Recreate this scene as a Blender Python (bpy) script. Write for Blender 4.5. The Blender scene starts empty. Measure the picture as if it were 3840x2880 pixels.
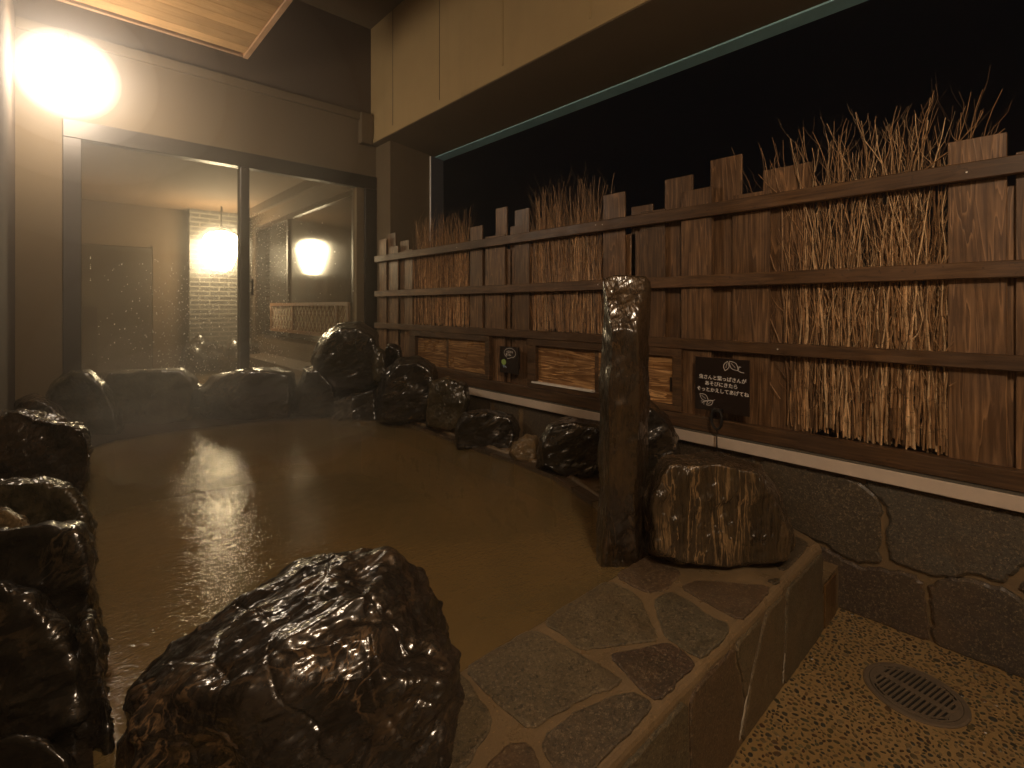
import bpy, bmesh, math, random
from mathutils import Vector, noise, Matrix
from mathutils.bvhtree import BVHTree
random.seed(11)
sc = bpy.context.scene
COL = sc.collection

# ------------------------------------------------------------------ camera
FOCAL = 1860.0 / 3840.0 * 36.0
EYE = 1.5
YAW = math.radians(42.47)
cam = bpy.data.cameras.new('camera')
cam.lens = FOCAL; cam.sensor_width = 36.0; cam.clip_end = 200; cam.clip_start = 0.02
cam.shift_y = -291.0 / 3840.0
co = bpy.data.objects.new('camera', cam); COL.objects.link(co)
co.location = (0, 0, EYE); co.rotation_euler = (math.radians(90), 0, -YAW)
sc.camera = co

# ------------------------------------------------------------------ world, exposure
w = bpy.data.worlds.new('World'); sc.world = w; w.use_nodes = True
wn = w.node_tree.nodes; wl = w.node_tree.links
bg = wn['Background']; bg.inputs[0].default_value = (0.25, 0.4, 0.7, 1); bg.inputs[1].default_value = 0.0012
sc.view_settings.view_transform = 'Standard'; sc.view_settings.look = 'None'
sc.view_settings.exposure = 0.42; sc.view_settings.gamma = 1.0
sc.cycles.use_denoising = True
sc.cycles.max_bounces = 8; sc.cycles.diffuse_bounces = 4; sc.cycles.glossy_bounces = 4
sc.cycles.transparent_max_bounces = 12; sc.cycles.volume_bounces = 1
sc.cycles.sample_clamp_indirect = 6.0

LAMP_COL = (1.0, 0.82, 0.62)
NEAR_COL = (1.0, 0.78, 0.56)
LAMP_W = 44.0
NEAR_W = 86.0
LANTERN_W = 48.0
HAZE = 0.011

# ------------------------------------------------------------------ helpers
SN, CS = math.sin(YAW), math.cos(YAW)
FWD = Vector((SN, CS, 0)); RGT = Vector((CS, -SN, 0)); UP = Vector((0, 0, 1))
def at(px, py, t):
    """point t metres in front of the eye on the line through a photo pixel"""
    return Vector((0, 0, EYE)) + FWD*t + RGT*(t*(px-1920)/1860.0) + UP*(t*(1149-py)/1860.0)

def wloc(o):
    v = Vector((0, 0, 0))
    while o is not None:
        v += o.location; o = o.parent
    return v
def tag(o, label=None, cat=None, group=None, kind=None):
    if label: o['label'] = label
    if cat: o['category'] = cat
    if group: o['group'] = group
    if kind: o['kind'] = kind
    return o
def empty(name, loc, label, cat, group=None):
    o = bpy.data.objects.new(name, None); COL.objects.link(o)
    o.location = loc; o.empty_display_size = 0.1
    return tag(o, label, cat, group)

class MB:
    def __init__(s): s.v = []; s.f = []; s.m = []; s.c = []
    def add(s, vs, fs, mi=0, col=None):
        n = len(s.v); s.v += [tuple(v) for v in vs]
        for f in fs:
            s.f.append([i+n for i in f]); s.m.append(mi); s.c.append(col or (1, 1, 1))
    def box(s, a, b, mi=0, col=None, bev=0.0):
        (x0, y0, z0), (x1, y1, z1) = [[f(p, q) for p, q in zip(a, b)] for f in (min, max)]
        if bev <= 0:
            vs = [(x0,y0,z0),(x1,y0,z0),(x1,y1,z0),(x0,y1,z0),(x0,y0,z1),(x1,y0,z1),(x1,y1,z1),(x0,y1,z1)]
            s.add(vs, [(0,3,2,1),(4,5,6,7),(0,1,5,4),(1,2,6,5),(2,3,7,6),(3,0,4,7)], mi, col); return
        bm = bmesh.new(); bmesh.ops.create_cube(bm, size=1)
        for v in bm.verts:
            v.co = Vector(((x0+x1)/2+v.co.x*(x1-x0), (y0+y1)/2+v.co.y*(y1-y0), (z0+z1)/2+v.co.z*(z1-z0)))
        bmesh.ops.bevel(bm, geom=bm.edges[:], offset=min(bev, (x1-x0)/3, (y1-y0)/3, (z1-z0)/3), segments=1, affect='EDGES')
        bm.verts.index_update()
        s.add([v.co[:] for v in bm.verts], [[v.index for v in f.verts] for f in bm.faces], mi, col); bm.free()
    def tube(s, pts, rad, n=6, mi=0, col=None, cap=True):
        pts = [Vector(p) for p in pts]; vs = []; fs = []
        if not hasattr(rad, '__len__'): rad = [rad]*len(pts)
        u = None
        for i, p in enumerate(pts):
            d = (pts[min(i+1, len(pts)-1)] - pts[max(i-1, 0)])
            d = d.normalized() if d.length > 1e-9 else Vector((0, 0, 1))
            if u is None:
                u = d.cross(Vector((1, 0, 0)) if abs(d.x) < .8 else Vector((0, 1, 0))).normalized()
            else:
                u = (u - d*u.dot(d)).normalized()
            v = d.cross(u)
            for k in range(n):
                a = 2*math.pi*k/n; vs.append(p + (u*math.cos(a)+v*math.sin(a))*rad[i])
        for i in range(len(pts)-1):
            for k in range(n):
                fs.append((i*n+k, i*n+(k+1) % n, (i+1)*n+(k+1) % n, (i+1)*n+k))
        if cap:
            fs.append(tuple(range(n))[::-1]); fs.append(tuple((len(pts)-1)*n+k for k in range(n)))
        s.add(vs, fs, mi, col)
    def lathe(s, prof, c, n=32, mi=0, caps=True):
        vs = []; fs = []
        for r, h in prof:
            for k in range(n):
                a = 2*math.pi*k/n; vs.append((c[0]+r*math.cos(a), c[1]+r*math.sin(a), c[2]+h))
        for i in range(len(prof)-1):
            for k in range(n):
                fs.append((i*n+k, i*n+(k+1) % n, (i+1)*n+(k+1) % n, (i+1)*n+k))
        if caps: fs.append(tuple(range(n))[::-1]); fs.append(tuple((len(prof)-1)*n+k for k in range(n)))
        s.add(vs, fs, mi)
    def build(s, name, mat, parent=None, smooth=False, **tg):
        me = bpy.data.meshes.new(name)
        if parent is not None: off = wloc(parent); loc = Vector((0, 0, 0))
        else:
            xs = [v[0] for v in s.v]; ys = [v[1] for v in s.v]; zs = [v[2] for v in s.v]
            off = Vector(((min(xs)+max(xs))/2, (min(ys)+max(ys))/2, min(zs))); loc = off
        me.from_pydata([(v[0]-off.x, v[1]-off.y, v[2]-off.z) for v in s.v], [], s.f)
        mats = mat if isinstance(mat, (list, tuple)) else [mat]
        for m in mats: me.materials.append(m)
        for p, mi in zip(me.polygons, s.m): p.material_index = mi; p.use_smooth = smooth
        if any(c != (1, 1, 1) for c in s.c):
            ca = me.color_attributes.new('tone', 'FLOAT_COLOR', 'CORNER')
            for p, c in zip(me.polygons, s.c):
                for li in p.loop_indices: ca.data[li].color = (*c, 1)
        me.update()
        o = bpy.data.objects.new(name, me); COL.objects.link(o)
        o.parent = parent; o.location = loc
        return tag(o, **tg)

# ------------------------------------------------------------------ materials
class NT:
    def __init__(s, name):
        s.mat = bpy.data.materials.new(name); s.mat.use_nodes = True
        s.t = s.mat.node_tree; s.n = s.t.nodes; s.l = s.t.links
        s.b = s.n['Principled BSDF']; s.out = s.n['Material Output']
    def nd(s, ty, **kw):
        n = s.n.new(ty)
        for k, v in kw.items():
            if k.startswith('_'): setattr(n, k[1:], v)
            else:
                key = int(k[1:]) if k[0] == 'i' and k[1:].isdigit() else k.replace('__', ' ')
                if hasattr(v, 'is_output') or isinstance(v, bpy.types.NodeSocket): s.l.new(v, n.inputs[key])
                else: n.inputs[key].default_value = v
        return n
    def coord(s, scale=(1, 1, 1), rnd=True, rot=(0, 0, 0)):
        tc = s.nd('ShaderNodeTexCoord')
        v = tc.outputs['Object']
        if rnd:
            oi = s.nd('ShaderNodeObjectInfo')
            m = s.nd('ShaderNodeMath', _operation='MULTIPLY', i0=oi.outputs['Random'], i1=37.0)
            a = s.nd('ShaderNodeVectorMath', _operation='ADD', i0=v, i1=m.outputs[0]); v = a.outputs[0]
        mp = s.nd('ShaderNodeMapping', Vector=v, Scale=scale, Rotation=rot)
        return mp.outputs[0]
    def noise(s, vec, scale, detail=5, rough=.55, dist=0.0):
        return s.nd('ShaderNodeTexNoise', Vector=vec, Scale=scale, Detail=detail, Roughness=rough, Distortion=dist).outputs[0]
    def ramp(s, fac, stops, interp='LINEAR'):
        r = s.nd('ShaderNodeValToRGB', Fac=fac); cr = r.color_ramp; cr.interpolation = interp
        while len(cr.elements) < len(stops): cr.elements.new(0.5)
        for e, (p, c) in zip(cr.elements, stops):
            e.position = p; e.color = (*c, 1) if hasattr(c, '__len__') else (c, c, c, 1)
        return r.outputs[0]
    def mix(s, fac, a, b, mode='MIX'):
        n = s.n.new('ShaderNodeMix'); n.data_type = 'RGBA'; n.blend_type = mode
        for i, v in ((0, fac), (6, a), (7, b)):
            if isinstance(v, bpy.types.NodeSocket): s.l.new(v, n.inputs[i])
            elif i == 0: n.inputs[i].default_value = v
            else: n.inputs[i].default_value = (*v, 1)
        return n.outputs[2]
    def math(s, op, a, b=0.0):
        return s.nd('ShaderNodeMath', _operation=op, i0=a, i1=b).outputs[0]
    def bump(s, h, strength, dist, prev=None):
        n = s.nd('ShaderNodeBump', Height=h, Strength=strength, Distance=dist)
        if prev is not None: s.l.new(prev, n.inputs['Normal'])
        return n.outputs[0]
    def set(s, **kw):
        for k, v in kw.items():
            k = {'color': 'Base Color', 'rough': 'Roughness', 'normal': 'Normal', 'metal': 'Metallic', 'spec': 'Specular IOR Level',
                 'coat': 'Coat Weight', 'coatr': 'Coat Roughness', 'emit': 'Emission Color', 'emits': 'Emission Strength'}[k]
            if isinstance(v, bpy.types.NodeSocket): s.l.new(v, s.b.inputs[k])
            elif hasattr(v, '__len__'): s.b.inputs[k].default_value = (*v, 1)
            else: s.b.inputs[k].default_value = v
        return s.mat

def wood(name, axis, dark, light, rough=(.35, .6), flame=0.5, wet=0.0):
    t = NT(name)
    st = {'z': (1, 1, .07), 'y': (1, .07, 1), 'x': (.07, 1, 1)}[axis]
    v = t.coord(st)
    n1 = t.noise(v, 55, 8, .62, .4)
    n2 = t.noise(v, 9, 3, .5, 1.2)
    ring = t.math('FRACT', t.math('MULTIPLY', n2, 9.0))
    ring = t.ramp(ring, [(0, 0.0), (.72, .35), (.92, 1.0), (1, 0.0)])
    n3 = t.noise(t.coord((1, 1, 1)), 2.2, 4, .6)
    f = t.math('ADD', t.math('MULTIPLY', n1, .9), t.math('MULTIPLY', t.math('SUBTRACT', ring, .4), .32*flame))
    mid = tuple((a+b)/2 for a, b in zip(dark, light))
    c = t.ramp(f, [(.28, dark), (.5, mid), (.72, light)])
    oi = t.nd('ShaderNodeObjectInfo')
    tone = t.ramp(oi.outputs['Random'], [(0, .72), (.5, 1.0), (1, 1.22)])
    c = t.mix(1.0, c, tone, 'MULTIPLY')
    c = t.mix(t.ramp(n3, [(.35, 0.0), (.7, .55)]), c, tuple(q*.5 for q in dark))
    if wet:
        n4 = t.noise(t.coord((1, 1, 1)), 38, 3, .6)
        c = t.mix(t.ramp(n4, [(.64, 0.0), (.68, wet)]), c, tuple(q*.4 for q in dark))
    r = t.ramp(t.noise(t.coord((1, 1, 1)), 7, 4), [(.3, rough[0]), (.7, rough[1])])
    return t.set(color=c, rough=r, normal=t.bump(f, .35, .003))

def plaster(name, col, bumpd=.004, scale=170, rough=.85):
    t = NT(name)
    v = t.coord(rnd=False)
    big = t.noise(v, 1.3, 5, .6); fine = t.noise(v, scale, 3, .6)
    c = t.mix(t.ramp(big, [(.3, 0.0), (.75, .5)]), col, tuple(q*.72 for q in col))
    c = t.mix(t.ramp(fine, [(.35, .22), (.6, 0.0)]), c, tuple(q*.6 for q in col))
    streak = t.noise(t.coord((1, 1, .06), False), 9, 5, .65)
    c = t.mix(t.ramp(streak, [(.5, 0.0), (.78, .2)]), c, tuple(q*.6 for q in col))
    return t.set(color=c, rough=rough, normal=t.bump(fine, .5, bumpd))

def rockmat(name, dark, light, vein, stretch=(1, 1, 1), rot=(0, 0, 0), veinamt=.6, sc_=1.0, rough=(.12, .42), bstr=1.0, grain=1.0, axis=None, k=.7):
    t = NT(name)
    v = t.coord((1, 1, 1)); vs = t.coord(stretch, True, rot)
    if axis is not None:      # grain drawn out along one direction of the stone
        ax = Vector(axis).normalized()
        dt = t.nd('ShaderNodeVectorMath', _operation='DOT_PRODUCT', i0=v, i1=tuple(ax)).outputs['Value']
        sc_v = t.nd('ShaderNodeVectorMath', _operation='SCALE', i0=tuple(ax*k)); t.l.new(dt, sc_v.inputs['Scale'])
        vs = t.nd('ShaderNodeVectorMath', _operation='SUBTRACT', i0=v, i1=sc_v.outputs[0]).outputs[0]
    big = t.noise(v, 3.2*sc_, 6, .6, .4)
    mid = t.noise(vs, 11*sc_, 8, .65, .8)
    fine = t.noise(vs, 60*sc_, 7, .7, .3)
    f = t.math('ADD', t.math('MULTIPLY', big, .55), t.math('MULTIPLY', mid, .45))
    c = t.ramp(f, [(.36, dark), (.52, tuple((a+b*.6)/1.6 for a, b in zip(dark, light))), (.68, light)])
    rid = t.noise(vs, 4.5*sc_, 5, .6, 1.6)
    vl = t.ramp(rid, [(.47, 0.0), (.497, veinamt), (.525, 0.0)])
    patch = t.ramp(t.noise(v, 2.4*sc_, 3, .5), [(.5, 0.0), (.62, 1.0)])
    vl = t.math('MULTIPLY', vl, patch)
    c = t.mix(vl, c, vein)
    oc = t.ramp(t.noise(vs, 6*sc_, 6, .7, .6), [(.55, 0.0), (.72, veinamt*.7)])
    c = t.mix(oc, c, tuple(q*.55 for q in vein))
    c = t.mix(t.ramp(fine, [(.3, .55), (.55, 0.0)]), c, tuple(q*.4 for q in dark))
    r = t.ramp(t.noise(v, 17, 5, .65), [(.35, rough[0]+.22), (.68, rough[1]+.25)])
    b1 = t.bump(mid, .55*bstr, .018)
    b2 = t.bump(fine, .5*bstr, .004*grain, b1)
    b3 = t.bump(t.noise(v, 220, 3, .6), .3*bstr, .0008, b2)
    cm = t.noise(vs, 9*sc_, 2.5, .5, .6); cf = t.noise(vs, 34, 2.0, .5, .5)
    cb = t.bump(cf, .9, .009*bstr, t.bump(cm, .8, .016*bstr))
    m = t.set(color=c, rough=r, normal=b3, coat=1.0, coatr=.19, spec=.12)
    t.l.new(cb, t.b.inputs['Coat Normal']); t.b.inputs['Coat IOR'].default_value = 1.75
    return m

def simple(name, col, rough=.5, metal=0.0, bump=None, spec=.5, noise_amt=0.0):
    t = NT(name)
    c = col
    v = t.coord()
    if noise_amt: c = t.mix(t.ramp(t.noise(v, 6, 6, .65), [(.35, 0.0), (.7, noise_amt)]), col, tuple(q*.5 for q in col))
    kw = {}
    if bump: kw['normal'] = t.bump(t.noise(v, bump[0], 4, .6), .6, bump[1])
    return t.set(color=c, rough=rough, metal=metal, spec=spec, **kw)

M = {}
M['plaster'] = plaster('ochre_plaster', (.15, .107, .058))
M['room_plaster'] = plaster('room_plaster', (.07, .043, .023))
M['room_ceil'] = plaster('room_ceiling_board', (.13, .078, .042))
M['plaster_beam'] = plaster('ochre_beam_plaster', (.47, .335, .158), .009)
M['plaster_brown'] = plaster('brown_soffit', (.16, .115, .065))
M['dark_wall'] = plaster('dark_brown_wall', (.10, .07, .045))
M['board'] = wood('stained_board', 'z', (.085, .043, .019), (.32, .178, .083), flame=1.1)
M['rail'] = wood('stained_rail', 'y', (.06, .029, .012), (.22, .118, .052), wet=.6)
M['rail_x'] = wood('stained_frame', 'x', (.05, .020, .008), (.14, .060, .024))
M['hatch'] = wood('knotty_panel', 'y', (.20, .09, .03), (.80, .48, .21), rough=(.2, .5), flame=1.6, wet=.5)
M['plank'] = wood('pale_ceiling_plank', 'x', (.44, .26, .11), (.62, .41, .20), rough=(.35, .5), flame=.35)
M['trim'] = wood('pale_trim', 'y', (.45, .27, .15), (.6, .4, .24), rough=(.3, .5), flame=.2)
M['frame'] = simple('dark_bronze_frame', (.035, .026, .019), .38, .2, noise_amt=.3)
M['teal'] = simple('blue_grey_metal', (.36, .66, .72), .5, .0, noise_amt=.3)
M['steel'] = simple('grey_steel', (.11, .12, .15), .35, .3, noise_amt=.2)
M['white'] = simple('white_flashing', (.62, .52, .43), .42, 0, noise_amt=.25)
M['grey'] = simple('grey_sealant', (.10, .09, .07), .6)
M['black'] = simple('black_lacquer', (.018, .011, .009), .3)
M['ink'] = simple('white_paint', (.85, .8, .74), .5)
M['green'] = simple('green_paint', (.30, .48, .12), .5)
M['blue'] = simple('pale_blue_paint', (.28, .42, .6), .5)
M['iron'] = simple('dark_iron', (.02, .017, .015), .45, .4)
M['alu'] = simple('bright_sill', (.88, .84, .78), .25, 0)  # plain white; on the hatch sill it paints in the lantern's reflection
M['drain'] = simple('worn_brass', (.30, .24, .175), .34, .55, (90, .001), noise_amt=.5)
M['hole'] = simple('drain_dark', (.008, .007, .006), .9)

# mortar
t = NT('wet_mortar'); v = t.coord(rnd=False)
n = t.noise(v, 3, 5, .6); fn = t.noise(v, 130, 4, .7)
c = t.mix(t.ramp(n, [(.35, 0.0), (.7, .7)]), (.21, .145, .075), (.13, .09, .05))
c = t.mix(t.ramp(fn, [(.62, 0.0), (.68, .8)]), c, (.05, .035, .02))
c = t.mix(t.ramp(t.noise(v, 90, 3, .6), [(.66, 0.0), (.7, .6)]), c, (.4, .26, .12))
M['mortar'] = t.set(color=c, rough=t.ramp(t.noise(v, 8, 4), [(.4, .25), (.65, .6)]), normal=t.bump(fn, .6, .004), coat=.2, coatr=.2)
# flagstones
def flagmat(name, rough=(.28, .5), coat=.25, gain=1.0):
    t = NT(name); v = t.coord(rnd=False)
    ca = t.nd('ShaderNodeVertexColor', _layer_name='tone')
    n = t.noise(v, 6, 7, .65, .5); fn = t.noise(v, 150, 5, .75)
    c = t.mix(t.ramp(n, [(.35, 0.0), (.7, .75)]), ca.outputs[0], (.055*gain, .040*gain, .022*gain))
    c = t.mix(t.ramp(t.noise(v, 95, 4, .75), [(.34, .95), (.52, 0.0)]), c, (.025, .02, .014))
    c = t.mix(t.ramp(t.noise(v, 110, 4, .8), [(.54, 0.0), (.64, .8)]), c, (.30, .23, .14))
    c = t.mix(t.ramp(t.noise(v, 2.5, 6, .7), [(.5, 0.0), (.75, .5)]), c, (.17, .10, .045))
    return t.set(color=c, rough=t.ramp(t.noise(v, 9, 4), [(.35, rough[0]), (.7, rough[1])]),
                 normal=t.bump(fn, .8, .005, t.bump(n, .5, .02)), coat=coat*.6, coatr=.3)
M['flag'] = flagmat('wet_flagstone')
M['slab'] = flagmat('wall_slab', (.35, .55), .3, 1.3)

# exposed aggregate floor ground
t = NT('tan_cement'); v = t.coord(rnd=False)
n = t.noise(v, 2.2, 6, .6); fn = t.noise(v, 120, 5, .7)
c = t.mix(t.ramp(n, [(.35, 0.0), (.7, .8)]), (.33, .225, .10), (.24, .15, .052))
c = t.mix(t.ramp(fn, [(.35, .5), (.55, 0.0)]), c, (.22, .13, .05))
M['cement'] = t.set(color=c, rough=t.ramp(n, [(.4, .3), (.7, .5)]), normal=t.bump(fn, .4, .003), coat=.15, coatr=.2)
t = NT('pebble'); ca = t.nd('ShaderNodeVertexColor', _layer_name='tone')
v = t.coord(rnd=False)
c = t.mix(t.ramp(t.noise(v, 90, 4), [(.4, 0.0), (.7, .6)]), ca.outputs[0], (.05, .04, .025))
M['pebble'] = t.set(color=c, rough=.35, coat=.3, coatr=.15)
# twigs
t = NT('dry_twig'); ca = t.nd('ShaderNodeVertexColor', _layer_name='tone')
v = t.coord((1, 1, .3), False)
c = t.mix(t.ramp(t.noise(v, 60, 4), [(.4, 0.0), (.65, .6)]), ca.outputs[0], (.08, .038, .015))
M['twig'] = t.set(color=c, rough=.55)

# water
t = NT('murky_bath_water'); v = t.coord(rnd=False)
tint = t.noise(v, .9, 3, .5)
c = t.mix(t.ramp(tint, [(.35, 0.0), (.7, 1.0)]), (.27, .178, .070), (.165, .125, .055))
w1 = t.noise(t.coord((1.0, 1.6, 1), False, (0, 0, .5)), 13, 3, .6, .6)
w2 = t.noise(t.coord((1.0, 1.5, 1), False, (0, 0, -.3)), 42, 3, .6, .3)
mk = t.ramp(t.noise(v, 1.4, 2, .5), [(.38, .35), (.62, 1.0)])
w2 = t.math('MULTIPLY', w2, mk)
b = t.bump(w2, .32, .011, t.bump(w1, .115, .03))
t.l.new(b, t.b.inputs['Normal'])
t.set(color=c, rough=.06, spec=.5)
t.b.inputs['IOR'].default_value = 1.33
tr = t.nd('ShaderNodeBsdfTransparent', Color=(.8, .62, .33, 1))
gl = t.nd('ShaderNodeMixShader', i0=.38, i1=t.b.outputs[0], i2=tr.outputs[0])
t.l.new(gl.outputs[0], t.out.inputs[0])
M['water'] = t.mat
# glass, slightly fogged
t = NT('fogged_glass'); v = t.coord((1, 1, .5), False)
tr = t.nd('ShaderNodeBsdfTransparent', Color=(.93, .92, .88, 1))
g = t.nd('ShaderNodeBsdfGlossy', Roughness=.03, Color=(.9, .9, .9, 1))
df = t.nd('ShaderNodeBsdfTranslucent', Color=(.5, .38, .26, 1))
fog = t.ramp(t.noise(v, 2.0, 4, .6), [(.35, .03), (.7, .12)])
m1 = t.nd('ShaderNodeMixShader', i0=fog, i1=tr.outputs[0], i2=df.outputs[0])
fr = t.nd('ShaderNodeFresnel', IOR=1.45)
m2 = t.nd('ShaderNodeMixShader', i0=fr.outputs[0], i1=m1.outputs[0], i2=g.outputs[0])
t.l.new(m2.outputs[0], t.out.inputs[0]); M['glass'] = t.mat
M['darkglass'] = simple('dark_window_glass', (.006, .006, .007), .12, 0, spec=.3)
M['drop'] = simple('water_drop', (.95, .92, .85), .1)  # white base colour paints the sparkle of backlit drops

def emitter(name, col, s):
    t = NT(name)
    t.set(color=(.9, .88, .82), rough=.4, emit=col, emits=s); return t.mat
M['lampA'] = emitter('lit_lamp_glass', LAMP_COL, LAMP_W)
M['lampN'] = emitter('lit_near_lamp_glass', NEAR_COL, NEAR_W)
M['lampB'] = emitter('lit_lantern_paper', (1.0, .80, .5), LANTERN_W)

# glazed brick tiles of the far column
t = NT('long_glazed_tiles'); v = t.coord(rnd=False)
sw = t.nd('ShaderNodeSeparateXYZ', Vector=v); cb = t.nd('ShaderNodeCombineXYZ', X=sw.outputs[0], Y=sw.outputs[2])
br = t.nd('ShaderNodeTexBrick', Vector=cb.outputs[0], Color1=(.045, .043, .04, 1), Color2=(.065, .062, .058, 1), Mortar=(.16, .145, .12, 1), Scale=1.0)
br.inputs['Brick Width'].default_value = .32; br.inputs['Row Height'].default_value = .085; br.inputs['Mortar Size'].default_value = .012
M['tiles'] = t.set(color=br.outputs[0], rough=.25)

# ------------------------------------------------------------------ setting: floor, basin, water
m = MB(); m.box((-.9, -2.3, -.12), (2.88, .722, 0.0)); m.build('floor', M['cement'], kind='structure')
m = MB(); m.box((-30, -30, -.9), (40, 40, -.75)); m.build('ground', M['dark_wall'], kind='structure')
# pebbles set in the cement: flat low lenses
m = MB(); rp = random.Random(5); pc = []
cols = [(.18, .13, .06), (.22, .15, .07), (.14, .12, .06), (.075, .06, .03), (.045, .042, .03), (.11, .085, .035), (.13, .075, .035), (.07, .065, .035), (.03, .028, .024), (.12, .085, .04), (.06, .03, .018), (.035, .04, .034)]
grid = {}
tries = 0
while len(pc) < 6500 and tries < 200000:
    tries += 1
    x, y = rp.uniform(.95, 2.86), rp.uniform(-.75, .712)
    if (x-2.45)**2 + (y-.365)**2 < .172**2: continue
    r = rp.uniform(.0055, .0125) * rp.choice((1, 1, 1.35))
    k = (int(x/.03), int(y/.03)); ok = True
    for i in (-1, 0, 1):
        for j in (-1, 0, 1):
            for (a, b_, c_) in grid.get((k[0]+i, k[1]+j), ()):
                if (a-x)**2+(b_-y)**2 < (r+c_)**2*.8: ok = False
    if not ok: continue
    grid.setdefault(k, []).append((x, y, r)); pc.append((x, y, r))
for (x, y, r) in pc:
    el = rp.uniform(.38, .95); an = rp.uniform(0, math.pi); n = 9; a1 = []; a2 = []
    jit = [rp.uniform(.82, 1.14) for _ in range(n)]
    for k in range(n):
        th = 2*math.pi*k/n; px_, py_ = r*math.cos(th)*jit[k], r*el*math.sin(th)*jit[k]
        qx, qy = px_*math.cos(an)-py_*math.sin(an), px_*math.sin(an)+py_*math.cos(an)
        a1.append((x+qx, y+qy, -.001)); a2.append((x+qx*.8, y+qy*.8, .0016))
    col = rp.choice(cols); g = rp.uniform(.7, 1.25); col = tuple(q*g for q in col)
    m.add(a1+a2, [(k, (k+1) % n, n+(k+1) % n, n+k) for k in range(n)] + [tuple(range(n, 2*n))], 0, col)
m.build('pebbles', M['pebble'], kind='stuff', smooth=False)

BAS_FLOOR = -.2
m = MB()
m.box((-.6, .8, -.3), (2.9, 6.0, BAS_FLOOR), 0, (.10, .075, .04))
m.build('pool_basin', M['flag'], kind='structure')
# the water sheet follows the inner edge a little under the coping
inner = [(.05, 1.213), (1.925, 1.213), (1.99, 1.32), (2.22, 1.75), (2.37, 2.19), (2.41, 2.6), (2.39, 3.1), (2.42, 3.6), (2.42, 4.3), (2.26, 4.72), (2.05, 4.95), (1.6, 5.15),
         (.93, 5.30), (.35, 5.28), (.15, 5.1), (.10, 4.2), (.09, 3.2), (.06, 2.2)]
m = MB()
m.add([(x, y, .374) for x, y in inner], [tuple(range(len(inner)))])
m.build('water', M['water'], kind='structure')
# submerged step along the near curb and fence side
m = MB()
rs = random.Random(3)
x = .1
while x < 2.0:
    wd = rs.uniform(.2, .34); m.box((x, .98, BAS_FLOOR+.002), (min(x+wd, 2.3), 1.55+rs.uniform(-.02, .02), .18), 0, rs.choice([(.09, .06, .03), (.13, .09, .05), (.07, .05, .03)]), .01); x += wd+.03
m.build('pool_step', M['flag'], kind='structure')

# ------------------------------------------------------------------ pool edge (mortar walls round the water)
def prism(mb, pts, z0, z1, mi=0, col=None):
    n = len(pts)
    vs = [(x, y, z0) for x, y in pts] + [(x, y, z1) for x, y in pts]
    mb.add(vs, [tuple(range(n))[::-1], tuple(range(n, 2*n))] + [(k, (k+1) % n, n+(k+1) % n, n+k) for k in range(n)], mi, col)
M['wetdark'] = simple('wet_dark_mortar', (.035, .024, .015), .3, 0, (40, .012), noise_amt=.8)
edge = empty('pool_edge', (1.3, 5.5, -.25), 'wet mortar ledge with flat stones round the far side of the bath', 'pool edge')
m = MB()
outer = [(-.9, .9), (-.9, 5.99), (2.878, 5.99), (2.878, 1.225)]
# fence side
prism(m, [(2.22, 1.75), (1.99, 1.32), (1.93, 1.2145), (2.878, 1.2145), (2.878, 4.72), (2.26, 4.72), (2.42, 4.3), (2.42, 3.6), (2.39, 3.1), (2.41, 2.6), (2.37, 2.19)], -.3, .398)
m.build('ledge', M['mortar'], edge)
m = MB()
prism(m, [(2.26, 4.724), (2.878, 4.724), (2.878, 5.99), (-.9, 5.99), (-.9, 5.1), (.16, 5.1), (.35, 5.28), (.93, 5.30), (1.6, 5.15), (2.05, 4.95)], -.3, .390)
prism(m, [(-.9, 1.215), (.06, 1.215), (.07, 2.2), (.10, 3.2), (.11, 4.2), (.16, 5.096), (-.9, 5.096)], -.3, .385)
m.build('dark_ledge', M['wetdark'], edge)
# dark tile band on the inner lip of the fence side, and rounded mortar bead under the rocks
m = MB(); rs = random.Random(8)
lip = [(1.99, 1.32), (2.22, 1.75), (2.37, 2.19), (2.41, 2.6), (2.39, 3.1), (2.42, 3.6), (2.42, 4.3), (2.26, 4.72), (2.05, 4.95)]
for (a, b_) in zip(lip[1:], lip[2:]):
    a = Vector(a); b_ = Vector(b_); L = (b_-a).length; n = max(1, round(L/.3)); d = (b_-a)/n; nn = Vector((d.y, -d.x)).normalized()
    for k in range(n):
        p = a+d*k+d.normalized()*.006; q = a+d*(k+1)-d.normalized()*.006
        g = rs.uniform(.7, 1.2)
        prism(m, [tuple(p-nn*.004), tuple(q-nn*.004), tuple(q+nn*.09), tuple(p+nn*.09)][::-1], .2, .404, 0, (.07*g, .045*g, .028*g))
m.build('edge_tiles', M['flag'], edge)
m = MB()
bead = [(2.08, 1.30), (2.30, 1.72), (2.45, 2.17), (2.49, 2.6), (2.47, 3.1), (2.50, 3.6), (2.50, 4.3), (2.36, 4.78)]
pts = []
for i in range(len(bead)-1):
    for k in range(6):
        q = Vector((*bead[i], 0)).lerp(Vector((*bead[i+1], 0)), k/6); z = noise.noise(q*7)*.008
        pts.append((q.x+noise.noise(q*5)*.015, q.y, .398+z))
m.tube(pts, [.022+.008*noise.noise(Vector(p)*9) for p in pts], 8)
m.build('mortar_bead', M['mortar'], edge, smooth=True)

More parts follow.
